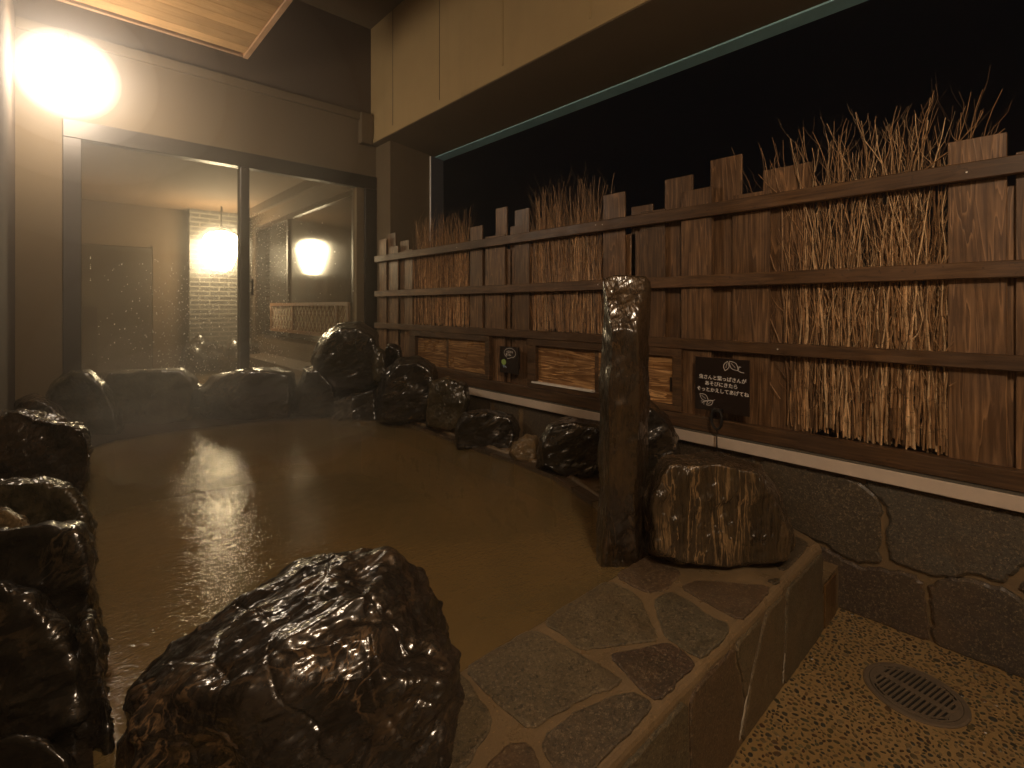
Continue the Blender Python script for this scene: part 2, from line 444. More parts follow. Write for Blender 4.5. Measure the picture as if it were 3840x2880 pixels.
# ------------------------------------------------------------------ near curb, crazy paving
curb = empty('stone_curb', (1.6, .96, 0), 'low curb topped with irregular flagstones between the bath and the pebbled floor', 'stone curb')
m = MB()
prof = [(.724, -.1), (.724, .372), (.728, .383), (.736, .392), (.75, .3985), (1.2, .398), (1.211, .392), (1.213, .37), (1.213, -.25)]
xs = [-.9 + (3.505/60)*i for i in range(61)]
vs = []; n = len(prof)
for x in xs:
    for (y, z) in prof: vs.append((x, y + (noise.noise(Vector((x*9, y*3, z*3)))*.004 if z > .3 else 0), z + (noise.noise(Vector((x*12, y*9, 1)))*.0015 if z > .39 else 0)))
fs = []
for i in range(len(xs)-1):
    for k in range(n-1): fs.append((i*n+k, i*n+k+1, (i+1)*n+k+1, (i+1)*n+k)[::-1])
fs += [tuple(range(n)), tuple((len(xs)-1)*n+k for k in range(n))[::-1]]
m.add(vs, fs)
prism(m, [(2.606, .733), (2.66, .80), (2.74, .95), (2.80, 1.1), (2.878, 1.12), (2.878, 1.211), (2.606, 1.211)], -.1, .394)
m.box((2.607, .724, -.1), (2.876, 1.11, .21), 0)
m.build('mortar_body', M['mortar'], curb)

def slab(mb, pts, tone, fn, h=.006, inset=.006, rough_=.004, seed=0):
    """irregular flat stone: pts in the plane, fn(u,v,h)->xyz"""
    out = []
    n = len(pts)
    area = sum(pts[i][0]*pts[(i+1) % n][1]-pts[(i+1) % n][0]*pts[i][1] for i in range(n))
    if area < 0: pts = pts[::-1]
    # chaikin once to round the corners
    ch = []
    for i in range(n):
        a = Vector(pts[i]); b = Vector(pts[(i+1) % n]); L = (b-a).length; e = min(.16, .022/max(L, .001))
        ch += [a.lerp(b, e), a.lerp(b, 1-e)]
    n = len(ch)
    for i in range(n):
        a = ch[i]; b = ch[(i+1) % n]; L = (b-a).length; k = max(1, int(L/.014))
        for j in range(k):
            p = a.lerp(b, j/k); d = (b-a).normalized(); nn = Vector((-d.y, d.x))
            out.append(p - nn*.0035 + nn*(noise.noise(Vector((p.x*28, p.y*28, seed)))*rough_*1.6 + noise.noise(Vector((p.x*90, p.y*90, seed)))*rough_*.7))
    N = len(out); ins = []
    for i in range(N):
        d = (out[(i+2) % N]-out[i-2]).normalized(); ins.append(out[i] + Vector((-d.y, d.x))*inset)
    vs = [fn(p.x, p.y, -.004) for p in out] + [fn(p.x, p.y, h*.6) for p in out] + [fn(p.x, p.y, h) for p in ins]
    fs = []
    for r0 in (0, N):
        for i in range(N): fs.append((r0+i, r0+(i+1) % N, r0+N+(i+1) % N, r0+N+i))
    fs.append(tuple(range(2*N, 3*N)))
    mb.add(vs, fs, 0, tone)
G = (.165, .125, .066); R = (.125, .076, .042); B_ = (.130, .108, .064); D = (.07, .055, .035)
top = [([(1.93, 1.206), (1.905, 1.039), (1.735, 1.018), (1.667, 1.055), (1.675, 1.207)], R),
 ([(1.634, 1.207), (1.626, 1.068), (1.466, .887), (1.448, .889), (1.233, 1.025), (1.25, 1.097), (1.245, 1.184), (1.281, 1.207)], G),
 ([(1.742, 1.006), (1.735, .906), (1.702, .835), (1.711, .752), (1.604, .74), (1.482, .746), (1.481, .786), (1.494, .873), (1.543, .919), (1.636, 1.005)], B_),
 ([(1.888, .963), (1.995, .84), (2.059, .752), (1.992, .742), (1.761, .742), (1.773, .849), (1.796, .987)], R),
 ([(1.475, .855), (1.455, .748), (1.371, .746), (1.229, .746), (1.234, .796), (1.283, .949), (1.354, .903)], (.075, .038, .024)),
 ([(1.192, 1.2), (1.224, .925), (1.219, .846), (1.102, .89), (.988, .909), (.907, .918), (.899, 1.037), (.911, 1.207), (1.014, 1.207)], G),
 ([(1.205, .815), (1.215, .762), (1.2, .745), (.80, .742), (.873, .803), (.905, .883), (1.048, .871)], (.10, .075, .045)),
 ([(.885, 1.207), (.885, 1.147), (.855, 1.016), (.819, .988), (.714, .949), (.5, .99), (.5, 1.207)], G),
 ([(.875, .896), (.836, .80), (.77, .745), (.6, .745), (.64, .86), (.77, .915), (.834, .92)], R),
 ([(2.1, .774), (2.157, .747), (2.088, .745)], D),
 ([(.45, 1.2), (.45, .97), (.60, .90), (.56, .745), (0.1, .745), (.1, 1.2)], B_),
 ([(2.21, .76), (2.33, .755), (2.56, .765), (2.59, .80), (2.62, .9), (2.45, .90), (2.3, .85)], D),
 ([(2.05, 1.2), (2.0, 1.05), (2.3, 1.0), (2.65, 1.0), (2.75, 1.2)], G)]
m = MB()
for i, (p, tn) in enumerate(top): slab(m, p, tn, lambda u, v, h: (u, v, .398+h), seed=i)
m.build('flagstones', M['flag'], curb)
# upright slabs on the face (u = x, v = z)
face = [([(-.5, 0), (.93, 0), (.95, .352), (-.5, .36)], R), ([(.96, .0), (1.35, 0), (1.352, .2), (1.345, .358), (.97, .352)], B_),
        ([(1.373, 0), (1.68, 0), (1.715, .12), (1.715, .2), (1.665, .30), (1.662, .362), (1.37, .36)], R),
        ([(1.735, .22), (1.685, .34), (1.69, .364), (1.90, .366), (1.795, .22), (1.75, .14)], G),
        ([(1.715, .02), (2.085, .01), (2.118, .362), (1.945, .366), (1.82, .21)], G),
        ([(2.115, .005), (2.585, .005), (2.59, .366), (2.15, .366), (2.135, .2)], B_)]
m = MB()
for i, (p, tn) in enumerate(face): slab(m, p[::-1], tn, lambda u, v, h: (u, .724-h, v), h=.009, seed=20+i)
m.build('face_slabs', M['slab'], curb)
# lime streaks on two joints
m = MB()
rs = random.Random(4)
def streak(a, b, w0, w1, X0=None, n=14):
    vs = []; fs = []
    for i in range(n+1):
        k = i/n; p = Vector(a).lerp(Vector(b), k); p.x += rs.uniform(-.003, .003); ww = (w0+(w1-w0)*k)*(.6+.8*rs.random())
        vs += [(p.x-ww, .7165, p.y), (p.x+ww, .7165, p.y), (p.x+ww, .7205, p.y), (p.x-ww, .7205, p.y)]
    for i in range(n):
        q = i*4
        fs += [(q, q+1, q+5, q+4), (q+1, q+2, q+6, q+5), (q+3, q, q+4, q+7)]
    m.add(vs, fs)
streak((1.80, .21), (1.70, .035), .001, .006); streak((2.12, .13), (2.10, .02), .0006, .004)
M['lime'] = simple('lime_deposit', (.42, .36, .27), .4, 0, (60, .004), noise_amt=.5)
m.build('lime_streak', M['lime'], curb)
M['rust'] = simple('rust_stained_block', (.16, .085, .03), .3, 0, (40, .006), noise_amt=.8)
m = MB(); m.box((2.63, .7165, .0), (2.80, .7235, .20), 0, None, .003); m.build('corner_block', M['rust'], curb)

# ------------------------------------------------------------------ retaining wall under the fence
sw = empty('stone_wall', (2.95, 1.7, 0), 'low dark crazy-paved stone wall under the fence and its white flashing', 'stone wall')
m = MB(); m.box((2.882, -2.3, -.3), (3.12, 5.6, .665)); m.build('mortar_wall', M['mortar'], sw)
WS = [([(1.10, .655), (.68, .655), (.60, .62), (.545, .55), (.565, .40), (.55, .285), (.66, .25), (.80, .30), (.95, .32), (1.1, .4)], (.07, .055, .035)),
      ([(.63, .655), (.51, .545), (.535, .41), (.51, .30), (.40, .31), (.34, .305), (.24, .365), (.14, .365), (.07, .47), (-.2, .60), (-.2, .655)], (.085, .078, .062)),
      ([(.87, .0), (.87, .24), (.80, .275), (.66, .23), (.54, .26), (.405, .275), (.385, .12), (.378, 0)], (.065, .042, .03)),
      ([(.36, 0), (.37, .12), (.372, .265), (.25, .335), (.13, .335), (.07, .30), (-.05, .0)], (.045, .036, .032)),
      ([(.06, .34), (.09, .36), (.05, .45), (-.2, .57), (-.3, .3), (-.07, .02)], (.08, .045, .03)),
      ([(-.22, .66), (-.22, .59), (-.33, .32), (-.6, .30), (-.8, .66)], G), ([(-.1, 0), (-.32, .29), (-.62, .28), (-.7, 0)], B_),
      ([(-.66, .3), (-.84, .65), (-1.3, .65), (-1.25, .3), (-.75, 0)], R), ([(-.8, .0), (-1.3, .28), (-1.6, 0)], G), ([(-1.34, .65), (-1.29, .33), (-1.65, .02), (-2.2, 0), (-2.2, .65)], G)]
m = MB()
for i, (p, tn) in enumerate(WS): slab(m, p, tn, lambda u, v, h: (2.882-h, u, v), .018, .012, .008, 40+i)
rs = random.Random(6); y = 1.13
while y < 5.45:
    wd = rs.uniform(.28, .55); y2 = min(y+wd, 5.5); k = rs.uniform(-.06, .06); k0 = rs.uniform(-.03, .03)
    tn = rs.choice([(.06, .048, .03), (.05, .036, .024), (.075, .06, .04)])
    slab(m, [(y, .38), (y2, .38), (y2+k, .655), (y+k0, .655)], tn, lambda u, v, h: (2.882-h, u, v), .010, .008, .006, int(y*100)); y = y2+.035+abs(k)+abs(k0)
m.build('wall_slabs', M['slab'], sw)

fl = empty('metal_flashing', (2.86, 1.6, .68), 'long narrow white metal flashing capping the stone wall below the fence', 'flashing')
m = MB(); m.box((2.825, -2.3, .679), (3.10, 5.55, .742), 0, None, .003); m.build('capping', M['white'], fl)
m = MB(); m.box((2.832, -2.3, .7435), (3.0, 5.55, .752)); m.build('seal', M['grey'], fl)

# ------------------------------------------------------------------ fence
fence = empty('wooden_fence', (2.9, 1.7, .75), 'tall dark stained board fence with brushwood panels, rails and two low sliding hatches', 'fence')
FR = [(5.56, 5.375, 2.31), (5.30, 5.10, 2.20), (4.95, 4.785, 2.135), (3.743, 3.562, 2.25), (3.52, 3.25, 2.135), (3.121, 2.945, 2.32),
      (2.185, 2.001, 2.295), (1.881, 1.696, 2.132), (1.57, 1.379, 2.215), (1.261, 1.055, 2.142), (.315, .13, 2.22), (.105, -.15, 2.13),
      (-.19, -.42, 2.29), (-.46, -.66, 2.2), (-.70, -.93, 2.33), (-.97, -1.2, 2.15)]
BK = [(5.40, 5.20, 2.366), (5.09, 4.90, 2.25), (3.60, 3.47, 2.0), (3.40, 3.25, 2.38), (3.205, 3.10, 2.197), (1.965, 1.80, 2.182), (2.06, 1.93, 2.0), (1.71, 1.517, 2.322), (1.404, 1.216, 2.382), (1.10, .86, 2.26), (4.80, 4.70, 2.0), (3.30, 3.18, 2.0),
      (3.77, 3.70, 2.0), (2.96, 2.90, 2.0), (.16, .09, 2.0), (-.10, -.25, 2.0), (-.40, -.5, 2.3), (-.62, -.75, 2.1), (-.9, -1.0, 2.2)]
def bottom(y0, y1): return .80
for (a, b_, z) in FR:
    m = MB(); th = .035 if a == 1.57 else .016
    m.box((2.903-th, b_, bottom(a, b_)), (2.903, a, z), 0, None, .0025); m.build('board', M['board'], fence)
for (a, b_, z) in BK:
    m = MB(); m.box((2.912, b_, .80), (2.928, a, z), 0, None, .0025); m.build('board', M['board'], fence)
for (z0, z1, xx) in [(2.036, 2.112, 2.846), (1.617, 1.688, 2.846), (1.237, 1.302, 2.846), (.754, .838, 2.840)]:
    m = MB(); m.box((xx, -2.3, z0), (2.883 if z0 != .754 else 2.90, 5.60, z1), 0, None, .004); m.build('rail', M['rail'], fence)
# posts behind
for y in (5.52, 3.65, 1.9, .02, -1.9):
    m = MB(); m.box((2.945, y-.045, .74), (3.02, y+.045, 2.05), 0, None, .004); m.build('post', M['board'], fence)
# rail screws
for (y, z) in [(2.22, 2.085), (2.16, 2.08), (3.9, 2.07), (.25, 2.07), (2.2, 1.655), (1.0, 1.27)]:
    m = MB(); m.lathe([(.004, 0), (.0035, .002)], (0, 0, 0), 8)
    m.v = [(2.8458-v[2], y+v[0], z+v[1]) for v in m.v]
    m.build('screw', M['alu'], fence)

def hatch(y1, y0, z0, z1, ysplit, open_sill):
    h = MB()
    fx0, fx1 = 2.838, 2.884
    h.box((fx0, y0, z1-.052), (fx1, y1, z1), 0, None, .003)
    h.box((fx0, y0, z0), (fx1, y1, z0+.038), 0, None, .003)
    h.box((fx0+.001, y1-.095, z0+.0385), (fx1, y1, z1-.0525), 0, None, .003)
    h.box((fx0+.001, y0, z0+.0385), (fx1, y0+.06, z1-.0525), 0, None, .003)
    fr = h.build('hatch_frame', M['rail'], fence)
    p = MB(); p.box((2.876, ysplit-.01, z0+.04), (2.883, y1-.097, z1-.054)); p.build('sliding_panel', M['hatch'], fr)
    p = MB(); p.box((2.862, y0+.062, z0+.040), (2.8705, ysplit, z1-.054), 0, None, .001); p.build('sliding_panel', M['hatch'], fr)
    p = MB(); p.box((2.859, ysplit-.03, z0+.04), (2.8735, ysplit+.004, z1-.054), 0, None, .002); p.build('panel_stile', M['rail'], fr)
    if open_sill:
        p = MB(); p.box((2.830, ysplit+.0, z0+.0385), (2.874, y1-.06, z0+.052), 0, None, .001); p.build('sill', M['alu'], fr)  # lantern reflection put into the white colour
    p = MB(); p.box((2.858, y0+.075, z0+.12), (2.8625, y0+.088, z0+.21)); p.build('finger_pull', M['black'], fr)
hatch(4.75, 3.405, .842, 1.2355, 4.09, False)
hatch(2.92, 1.555, .842, 1.2355, 2.235, True)

# brushwood
def brush(y0, y1, z0, z1, ztop, n, rmin, rmax, seed, spread=.06, side=0.25, hue=0, topf=.55):
    rb = random.Random(seed); mb = MB()
    tones = [(.42, .25, .12), (.26, .14, .06), (.52, .34, .18), (.10, .055, .025), (.34, .2, .095), (.62, .43, .24)]
    if hue: tones = [(.50, .29, .14), (.32, .17, .07), (.60, .38, .19), (.10, .05, .02), (.42, .24, .11)]
    for i in range(n):
        yb = rb.uniform(y0+.01, y1-.01); xb = 2.905 + rb.uniform(-.015, .035)
        L = rb.uniform(.55, 1.0)
        zt = z1 + (ztop-z1)*rb.random()**1.3 if rb.random() < topf else z0+(z1-z0)*rb.uniform(.3, .95)
        zs = z0 + rb.uniform(0, .05) + (rb.random() < .45)*rb.uniform(0, (z1-z0)*.55)
        if zt < zs+.25: zt = zs+.3
        r0 = rb.uniform(rmin, rmax); seg = max(5, int((zt-zs)/.07)); lean = rb.gauss(0, spread); ph = rb.uniform(0, 50)
        pts = []; rr = []
        for k in range(seg+1):
            u = k/seg; z = zs+(zt-zs)*u
            yy = yb + lean*u*u*(zt-zs) + .018*noise.noise(Vector((ph, z*5, 0)))*(.4+u) + .004*noise.noise(Vector((ph, z*25, 3)))
            if z < z1: yy = min(max(yy, y0-.012), y1+.012)
            xx = xb + .012*noise.noise(Vector((ph, z*4, 9)))
            if z < z1+.03: xx = max(xx, 2.893)
            pts.append(Vector((xx, yy, z))); rr.append(r0*(1-.72*u))
        tn = rb.choice(tones); g = rb.uniform(.9, 1.6); tn = tuple(q*g for q in tn)
        mb.tube(pts, rr, 4, 0, tn, cap=True)
        # nodes on the stem
        if r0 > .0032:
            for k in range(1, seg, 2):
                q = pts[k]; mb.tube([q-Vector((0, 0, .003)), q+Vector((0, 0, .003))], rr[k]*1.45, 4, 0, tuple(c*.6 for c in tn))
        # side branches
        nb = rb.randint(1, 4) if zt < z1 else rb.randint(4, 8)
        for _ in range(nb):
            k = rb.randint(1, seg-1); q = pts[k]; sgn = rb.choice((-1, 1)); LL = rb.uniform(.06, .22)*(1.2 if q.z > z1-.2 else .8)
            an = rb.uniform(.25, .75); bp = [q]; cur = q.copy()
            for s_ in range(4):
                an2 = an + rb.uniform(-.25, .25) - s_*.08
                cur = cur + Vector((rb.uniform(-.004, .004), sgn*math.sin(an2)*LL/4, math.cos(an2)*LL/4))
                if cur.z < z1+.03: cur.x = max(cur.x, 2.89)
                if cur.z < z1 and not (y0-side*.3 < cur.y < y1+side*.3): cur.y = min(max(cur.y, y0-.05), y1+.05)
                bp.append(cur.copy())
            mb.tube(bp, [rr[k]*.55, rr[k]*.5, rr[k]*.42, rr[k]*.35, rr[k]*.22], 3, 0, tn, cap=False)
    return mb
b3 = brush(.30, .985, .835, 2.10, 2.46, 520, .0028, .0050, 21, .10, topf=.34)
rb = random.Random(2)
# long whips that spring out of the widest panel
for (y, z, ye, ze, bow) in [(.97, 1.25, 1.06, 1.62, .04), (1.0, 1.0, 1.06, 1.30, .05), (.97, 1.6, 1.07, 2.05, .05), (.98, 2.08, 1.03, 2.34, .02), (.33, 1.68, .27, 2.0, -.03), (.32, 1.3, .25, 1.52, -.02), (.31, 1.15, .20, 1.25, 0), (.42, 2.1, .20, 2.33, -.03), (.36, 2.1, .14, 2.24, -.02), (.55, 2.1, .5, 2.44, 0), (.45, 2.1, .36, 2.47, 0.01), (.72, 2.1, .70, 2.44, .02), (.88, 2.1, .95, 2.40, .02), (.62, 2.1, .66, 2.46, -.02)]:
    pts = []
    for k in range(9):
        u = k/8; pts.append((2.885+.02*u, y+(ye-y)*u+bow*math.sin(math.pi*u)+rb.uniform(-.004, .004), z+(ze-z)*u))
    b3.tube(pts, [.0032-.002*k/8 for k in range(9)], 4, 0, (.36, .21, .10))
    for k in (4, 5, 6):
        q = Vector(pts[k]); s_ = rb.choice((-1, 1)); b3.tube([q, q+Vector((0, s_*.02, .03)), q+Vector((0, s_*.03, .07))], [.0015, .0012, .0007], 3, 0, (.36, .21, .10))
b3.build('brushwood_panel', M['twig'], fence, label='tall coarse pale twig panel at the right with twigs fanning over the top rail')
brush(2.20, 2.93, 1.28, 2.10, 2.48, 440, .0026, .0042, 22, .08, hue=1).build('brushwood_panel', M['twig'], fence, label='reddish brown twig panel above the second hatch')
brush(3.79, 4.77, 1.28, 2.10, 2.46, 500, .0028, .0046, 23, .08, hue=1).build('brushwood_panel', M['twig'], fence, label='short fine twig panel nearest the glass wall')

# ------------------------------------------------------------------ overhead structure
beam = empty('overhead_beam', (3.4, 1.8, 3.5), 'deep ochre plastered beam spanning over the fence opening', 'beam')
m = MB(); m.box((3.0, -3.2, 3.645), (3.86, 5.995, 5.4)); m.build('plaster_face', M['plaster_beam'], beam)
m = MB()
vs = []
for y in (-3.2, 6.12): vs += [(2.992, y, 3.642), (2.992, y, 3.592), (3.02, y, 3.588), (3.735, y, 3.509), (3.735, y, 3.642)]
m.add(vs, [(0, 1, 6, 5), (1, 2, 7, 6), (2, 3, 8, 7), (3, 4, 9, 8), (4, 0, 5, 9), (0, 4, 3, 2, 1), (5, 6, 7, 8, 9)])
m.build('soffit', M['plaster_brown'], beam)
m = MB()
a_ = []
for yy0, yy1 in ((-3.2, 1.9), (1.904, 4.0), (4.004, 6.1)): m.box((2.984, yy0, 3.60), (2.9915, yy1, 3.645), 0, None, .001)
m.build('edge_trim', M['plaster_beam'], beam)
m = MB()
for yy0, yy1 in ((-3.2, 2.55), (2.553, 5.64)):
    m.add([(3.737, yy0, 3.497), (3.87, yy0, 3.481), (3.87, yy0, 3.64), (3.737, yy0, 3.64), (3.737, yy1, 3.497), (3.87, yy1, 3.481), (3.87, yy1, 3.64), (3.737, yy1, 3.64)],
          [(0, 1, 2, 3), (7, 6, 5, 4), (0, 4, 5, 1), (1, 5, 6, 2), (2, 6, 7, 3), (3, 7, 4, 0)])
m.build('drip_flashing', M['teal'], beam)
m = MB(); m.box((3.862, -3.2, 3.55), (3.88, 5.64, 3.9)); m.build('outer_flashing', M['teal'], beam)
# vertical control joints as raised beads
for (y, z0) in ((5.42, 3.70), (4.42, 3.70), (3.40, 3.70), (2.39, 3.70), (1.35, 3.7), (.3, 3.7)):
    m = MB(); r = .004 if y > 4 else .009
    m.tube([(2.999, y, z0), (2.999, y, 5.3)], r, 6); m.build('joint_bead', M['plaster_beam'] if y < 4 else M['dark_wall'], beam)

pil = empty('corner_pillar', (3.45, 5.85, 0), 'square ochre plaster pillar between the glass wall and the fence', 'pillar')
m = MB(); m.box((3.075, 5.62, -.3), (3.66, 6.3, 3.60)); m.build('shaft', M['plaster'], pil)
m = MB(); m.box((3.664, 5.60, .6), (3.865, 6.0, 3.50), 0, None, .003); m.build('steel_strip', M['steel'], pil)
m = MB(); m.box((3.656, 5.594, .6), (3.663, 5.62, 3.50)); m.build('steel_edge', M['alu'], pil)

# back wall with the glazed opening
bw = empty('back_wall', (1.3, 6.1, 0), 'ochre plaster wall above and beside the glazed partition', 'wall')
m = MB()
m.box((-.9, 6.0, -.3), (.03, 6.12, 3.185)); m.box((-.9, 6.0, 3.185), (3.07, 6.12, 3.97))
m.build('plaster', M['plaster'], bw)
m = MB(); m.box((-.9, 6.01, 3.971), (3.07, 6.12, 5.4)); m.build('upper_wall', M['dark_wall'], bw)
m = MB(); m.box((-.27, 5.955, 3.88), (2.99, 5.998, 3.97), 0, None, .004); m.build('ledge', M['plaster'], bw)
m = MB(); m.box((2.83, 5.90, 3.575), (2.982, 5.999, 3.96), 0, None, .004); m.build('boxing', M['plaster'], bw)

gp = empty('glass_partition', (1.5, 6.03, .4), 'wide fogged glass partition in a dark bronze frame behind the boulders', 'glass wall')
m = MB(); m.box((.031, 5.965, 3.022), (3.07, 6.09, 3.184), 0, None, .004); m.build('head', M['frame'], gp)
m = MB(); m.box((.031, 5.965, .396), (.157, 6.09, 3.02), 0, None, .004); m.build('jamb', M['frame'], gp)
m = MB(); m.box((2.905, 5.965, .396), (3.07, 6.09, 3.02), 0, None, .004); m.build('jamb', M['frame'], gp)
m = MB(); m.box((2.80, 5.985, .45), (2.903, 6.07, 3.02), 0, None, .004); m.build('side_reveal', M['plaster'], gp)
m = MB(); m.box((1.462, 5.96, .45), (1.552, 6.095, 3.02), 0, None, .005); m.build('mullion', M['frame'], gp)
m = MB(); m.box((.159, 5.965, .3965), (2.903, 6.09, .448), 0, None, .003); m.build('sill', M['frame'], gp)
m = MB(); m.tube([(1.575, 5.94, 1.62), (1.575, 5.94, 1.80)], .011, 8); m.box((1.565, 5.94, 1.64), (1.585, 6.03, 1.655)); m.box((1.565, 5.94, 1.765), (1.585, 6.03, 1.78)); m.build('pull_handle', M['black'], gp)
for (x0, x1) in ((.157, 1.462), (1.552, 2.80)):
    m = MB(); m.box((x0, 6.03, .45), (x1, 6.036, 3.02)); pane = m.build('pane', M['glass'], gp)
    d = MB(); rd = random.Random(int(x0*10)+1)
    N = 750 if x0 < 1 else 700
    for i in range(N):
        if x0 < 1:
            u = 1-rd.random()**1.7; x = x0+(x1-x0)*max(.05, min(.98, rd.gauss(.62, .24))); z = .62+1.35*rd.random()**1.5
        else:
            x = x0+.02+(.42)*rd.random()**1.3 if rd.random() < .85 else x0+(x1-x0)*rd.random(); z = .8+1.75*rd.random()**.9
        r = rd.uniform(.0018, .0046)
        bm = bmesh.new(); bmesh.ops.create_icosphere(bm, subdivisions=1, radius=r); bm.verts.index_update()
        zz = rd.choice((1, 1, 1, 2.2))
        d.add([(x+v.co.x, 6.029+v.co.y*.6, z+v.co.z*zz) for v in bm.verts], [[v.index for v in f.verts] for f in bm.faces]); bm.free()
    dd = d.build('droplets', M['drop'], pane, smooth=True); dd['kind'] = 'stuff'

lw = empty('left_wall', (-.4, 4.9, 0), 'dark brown side wall at the left of the bath', 'wall')
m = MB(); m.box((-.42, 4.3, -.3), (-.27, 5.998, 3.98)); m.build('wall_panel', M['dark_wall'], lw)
m = MB(); m.box((-.9, -2.3, -.3), (-.75, 4.298, 3.98)); m.build('wall_plaster', M['plaster'], lw)
m = MB(); m.box((-.749, 4.299, -.3), (-.421, 4.40, 3.98)); m.build('return', M['plaster'], lw)
nw = MB(); nw.box((-.9, -2.45, -.3), (3.2, -2.302, 5.4))
nw.build('near_wall', M['plaster'], None, label='plain ochre plaster wall closing the near end of the bath terrace', cat='wall')

ceil = empty('plank_ceiling', (.3, 1.6, 4.0), 'lowered pale timber plank ceiling over the left of the bath', 'ceiling')
y = -2.29; rs = random.Random(9)
k = 0
while y < 5.40:
    m = MB(); y2 = min(y+.148, 5.44); m.box((-.74 if y2 < 4.3 else -.265, y, 4.0), (1.36, y2-.0025, 4.02), 0, None, .0015)
    m.build('plank', M['plank'], ceil); y += .148; k += 1
m = MB(); m.box((1.363, -2.29, 3.985), (1.41, 5.48, 4.06), 0, None, .003); m.build('edge_trim', M['trim'], ceil)
m = MB(); m.box((-.265, 5.445, 3.99), (1.36, 5.48, 4.05), 0, None, .003); m.build('end_trim', M['trim'], ceil)
m = MB(); m.box((-.74, -2.29, 4.065), (1.41, 5.48, 4.09)); m.build('backing', M['dark_wall'], ceil)
uc = MB(); uc.box((-.9, -2.45, 5.1), (2.998, 5.998, 5.2)); uc.build('upper_ceiling', M['plaster_brown'], None, label='dark high ceiling above the plank ceiling and beam', cat='ceiling')

# ------------------------------------------------------------------ room beyond the glass
far = empty('inner_bath_room', (1.3, 8.5, 0), 'warm indoor bath room seen through the fogged glass', 'room')
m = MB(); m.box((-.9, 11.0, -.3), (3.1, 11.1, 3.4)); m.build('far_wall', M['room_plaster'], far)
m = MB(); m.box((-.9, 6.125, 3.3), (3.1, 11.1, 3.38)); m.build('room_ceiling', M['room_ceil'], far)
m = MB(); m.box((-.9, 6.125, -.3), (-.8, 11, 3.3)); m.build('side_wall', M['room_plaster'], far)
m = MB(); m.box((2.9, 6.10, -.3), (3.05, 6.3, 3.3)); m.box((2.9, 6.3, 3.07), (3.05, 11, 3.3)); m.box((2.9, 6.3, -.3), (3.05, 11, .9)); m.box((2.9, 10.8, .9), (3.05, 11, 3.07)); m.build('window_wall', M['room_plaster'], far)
m = MB(); m.box((2.94, 6.3, .9), (2.96, 10.8, 3.07)); wnd = m.build('window', M['darkglass'], far)
m = MB()
for y in (6.33, 8.9, 10.77): m.box((2.905, y-.03, .9), (2.938, y+.03, 3.07))
m.box((2.905, 6.3, 3.0), (2.937, 10.8, 3.068)); m.box((2.905, 6.3, .902), (2.937, 10.8, .96)); m.build('window_frame', M['black'], wnd)
m = MB(); m.box((.25, 10.93, .35), (1.25, 10.995, 2.55), 0, None, .01); m.build('doorway', M['frame'], far)
m = MB(); m.box((1.26, 10.95, .35), (1.30, 10.996, 2.6)); m.build('door_trim', M['room_plaster'], far)
m = MB(); m.box((-.8, 6.13, .1), (2.9, 11, .3)); m.build('room_floor', M['cement'], far)
m = MB(); m.box((1.78, 10.7, .3), (2.72, 10.99, 3.298)); m.build('tiled_column', M['tiles'], far)
m = MB(); m.box((2.45, 6.13, .3), (2.898, 10.7, .62)); m.build('ledge', M['room_plaster'], far)
m = MB(); m.box((2.6, 6.3, 3.16), (2.66, 10.9, 3.298)); m.build('cornice', M['room_plaster'], far)
m = MB(); m.box((.18, 6.7, .3), (.30, 6.82, 1.5)); m.build('grey_post', M['frame'], far)
m = MB()
m.add([(.0, 7.2, .345), (2.44, 7.2, .345), (2.44, 10.6, .345), (.0, 10.6, .345)], [(0, 1, 2, 3)]); m.build('indoor_water', M['water'], far)
lat = empty('lattice_screen', (2.87, 8.0, 1.08), 'low brown diamond lattice screen with white backing below the inner window', 'lattice')
m = MB(); m.box((2.885, 6.4, 1.1), (2.9, 9.6, 1.52)); M['paper'] = simple('paper_white', (.62, .55, .42), .7); m.build('backing', M['paper'], lat)
m = MB(); m.box((2.85, 6.36, 1.51), (2.884, 9.64, 1.56)); m.box((2.85, 6.36, 1.06), (2.884, 9.64, 1.11))
for y in (6.38, 6.75, 8.5, 9.6): m.box((2.85, y-.03, 1.1105), (2.883, y+.03, 1.5095))
M['latt'] = wood('lattice_wood', 'y', (.14, .06, .025), (.28, .14, .06))
m.build('lattice_frame', M['latt'], lat)
m = MB(); y = 6.42
while y < 9.5:
    for s_ in (0, 1):
        z0, z1 = (1.115, 1.505) if s_ else (1.505, 1.115)
        a_ = Vector((2.872-.006*s_, y, z0)); b_ = Vector((2.872-.006*s_, y+.3, z1)); m.tube([a_, b_], .008, 4)
    m.tube([(2.878, y+.15, 1.115), (2.878, y+.15, 1.505)], .005, 4); y += .15
m.build('lattice_bars', M['latt'], lat)

lan = empty('wall_lantern', (2.14, 9.97, 2.2), 'glowing white tapered lantern in front of the tiled column behind the glass', 'lantern', None)
m = MB(); prof = [(.10, -.36), (.15, -.34), (.22, -.16), (.27, .02), (.29, .12), (.27, .22), (.20, .29), (.10, .32)]
m.lathe(prof, (2.14, 9.97, 2.50), 32); m.build('shade', M['lampB'], lan, smooth=True)
m = MB(); m.lathe([(.11, 0), (.11, .03), (.03, .06), (.015, .07), (.015, .44)], (2.14, 9.97, 2.83), 16); m.build('cap', M['iron'], lan)

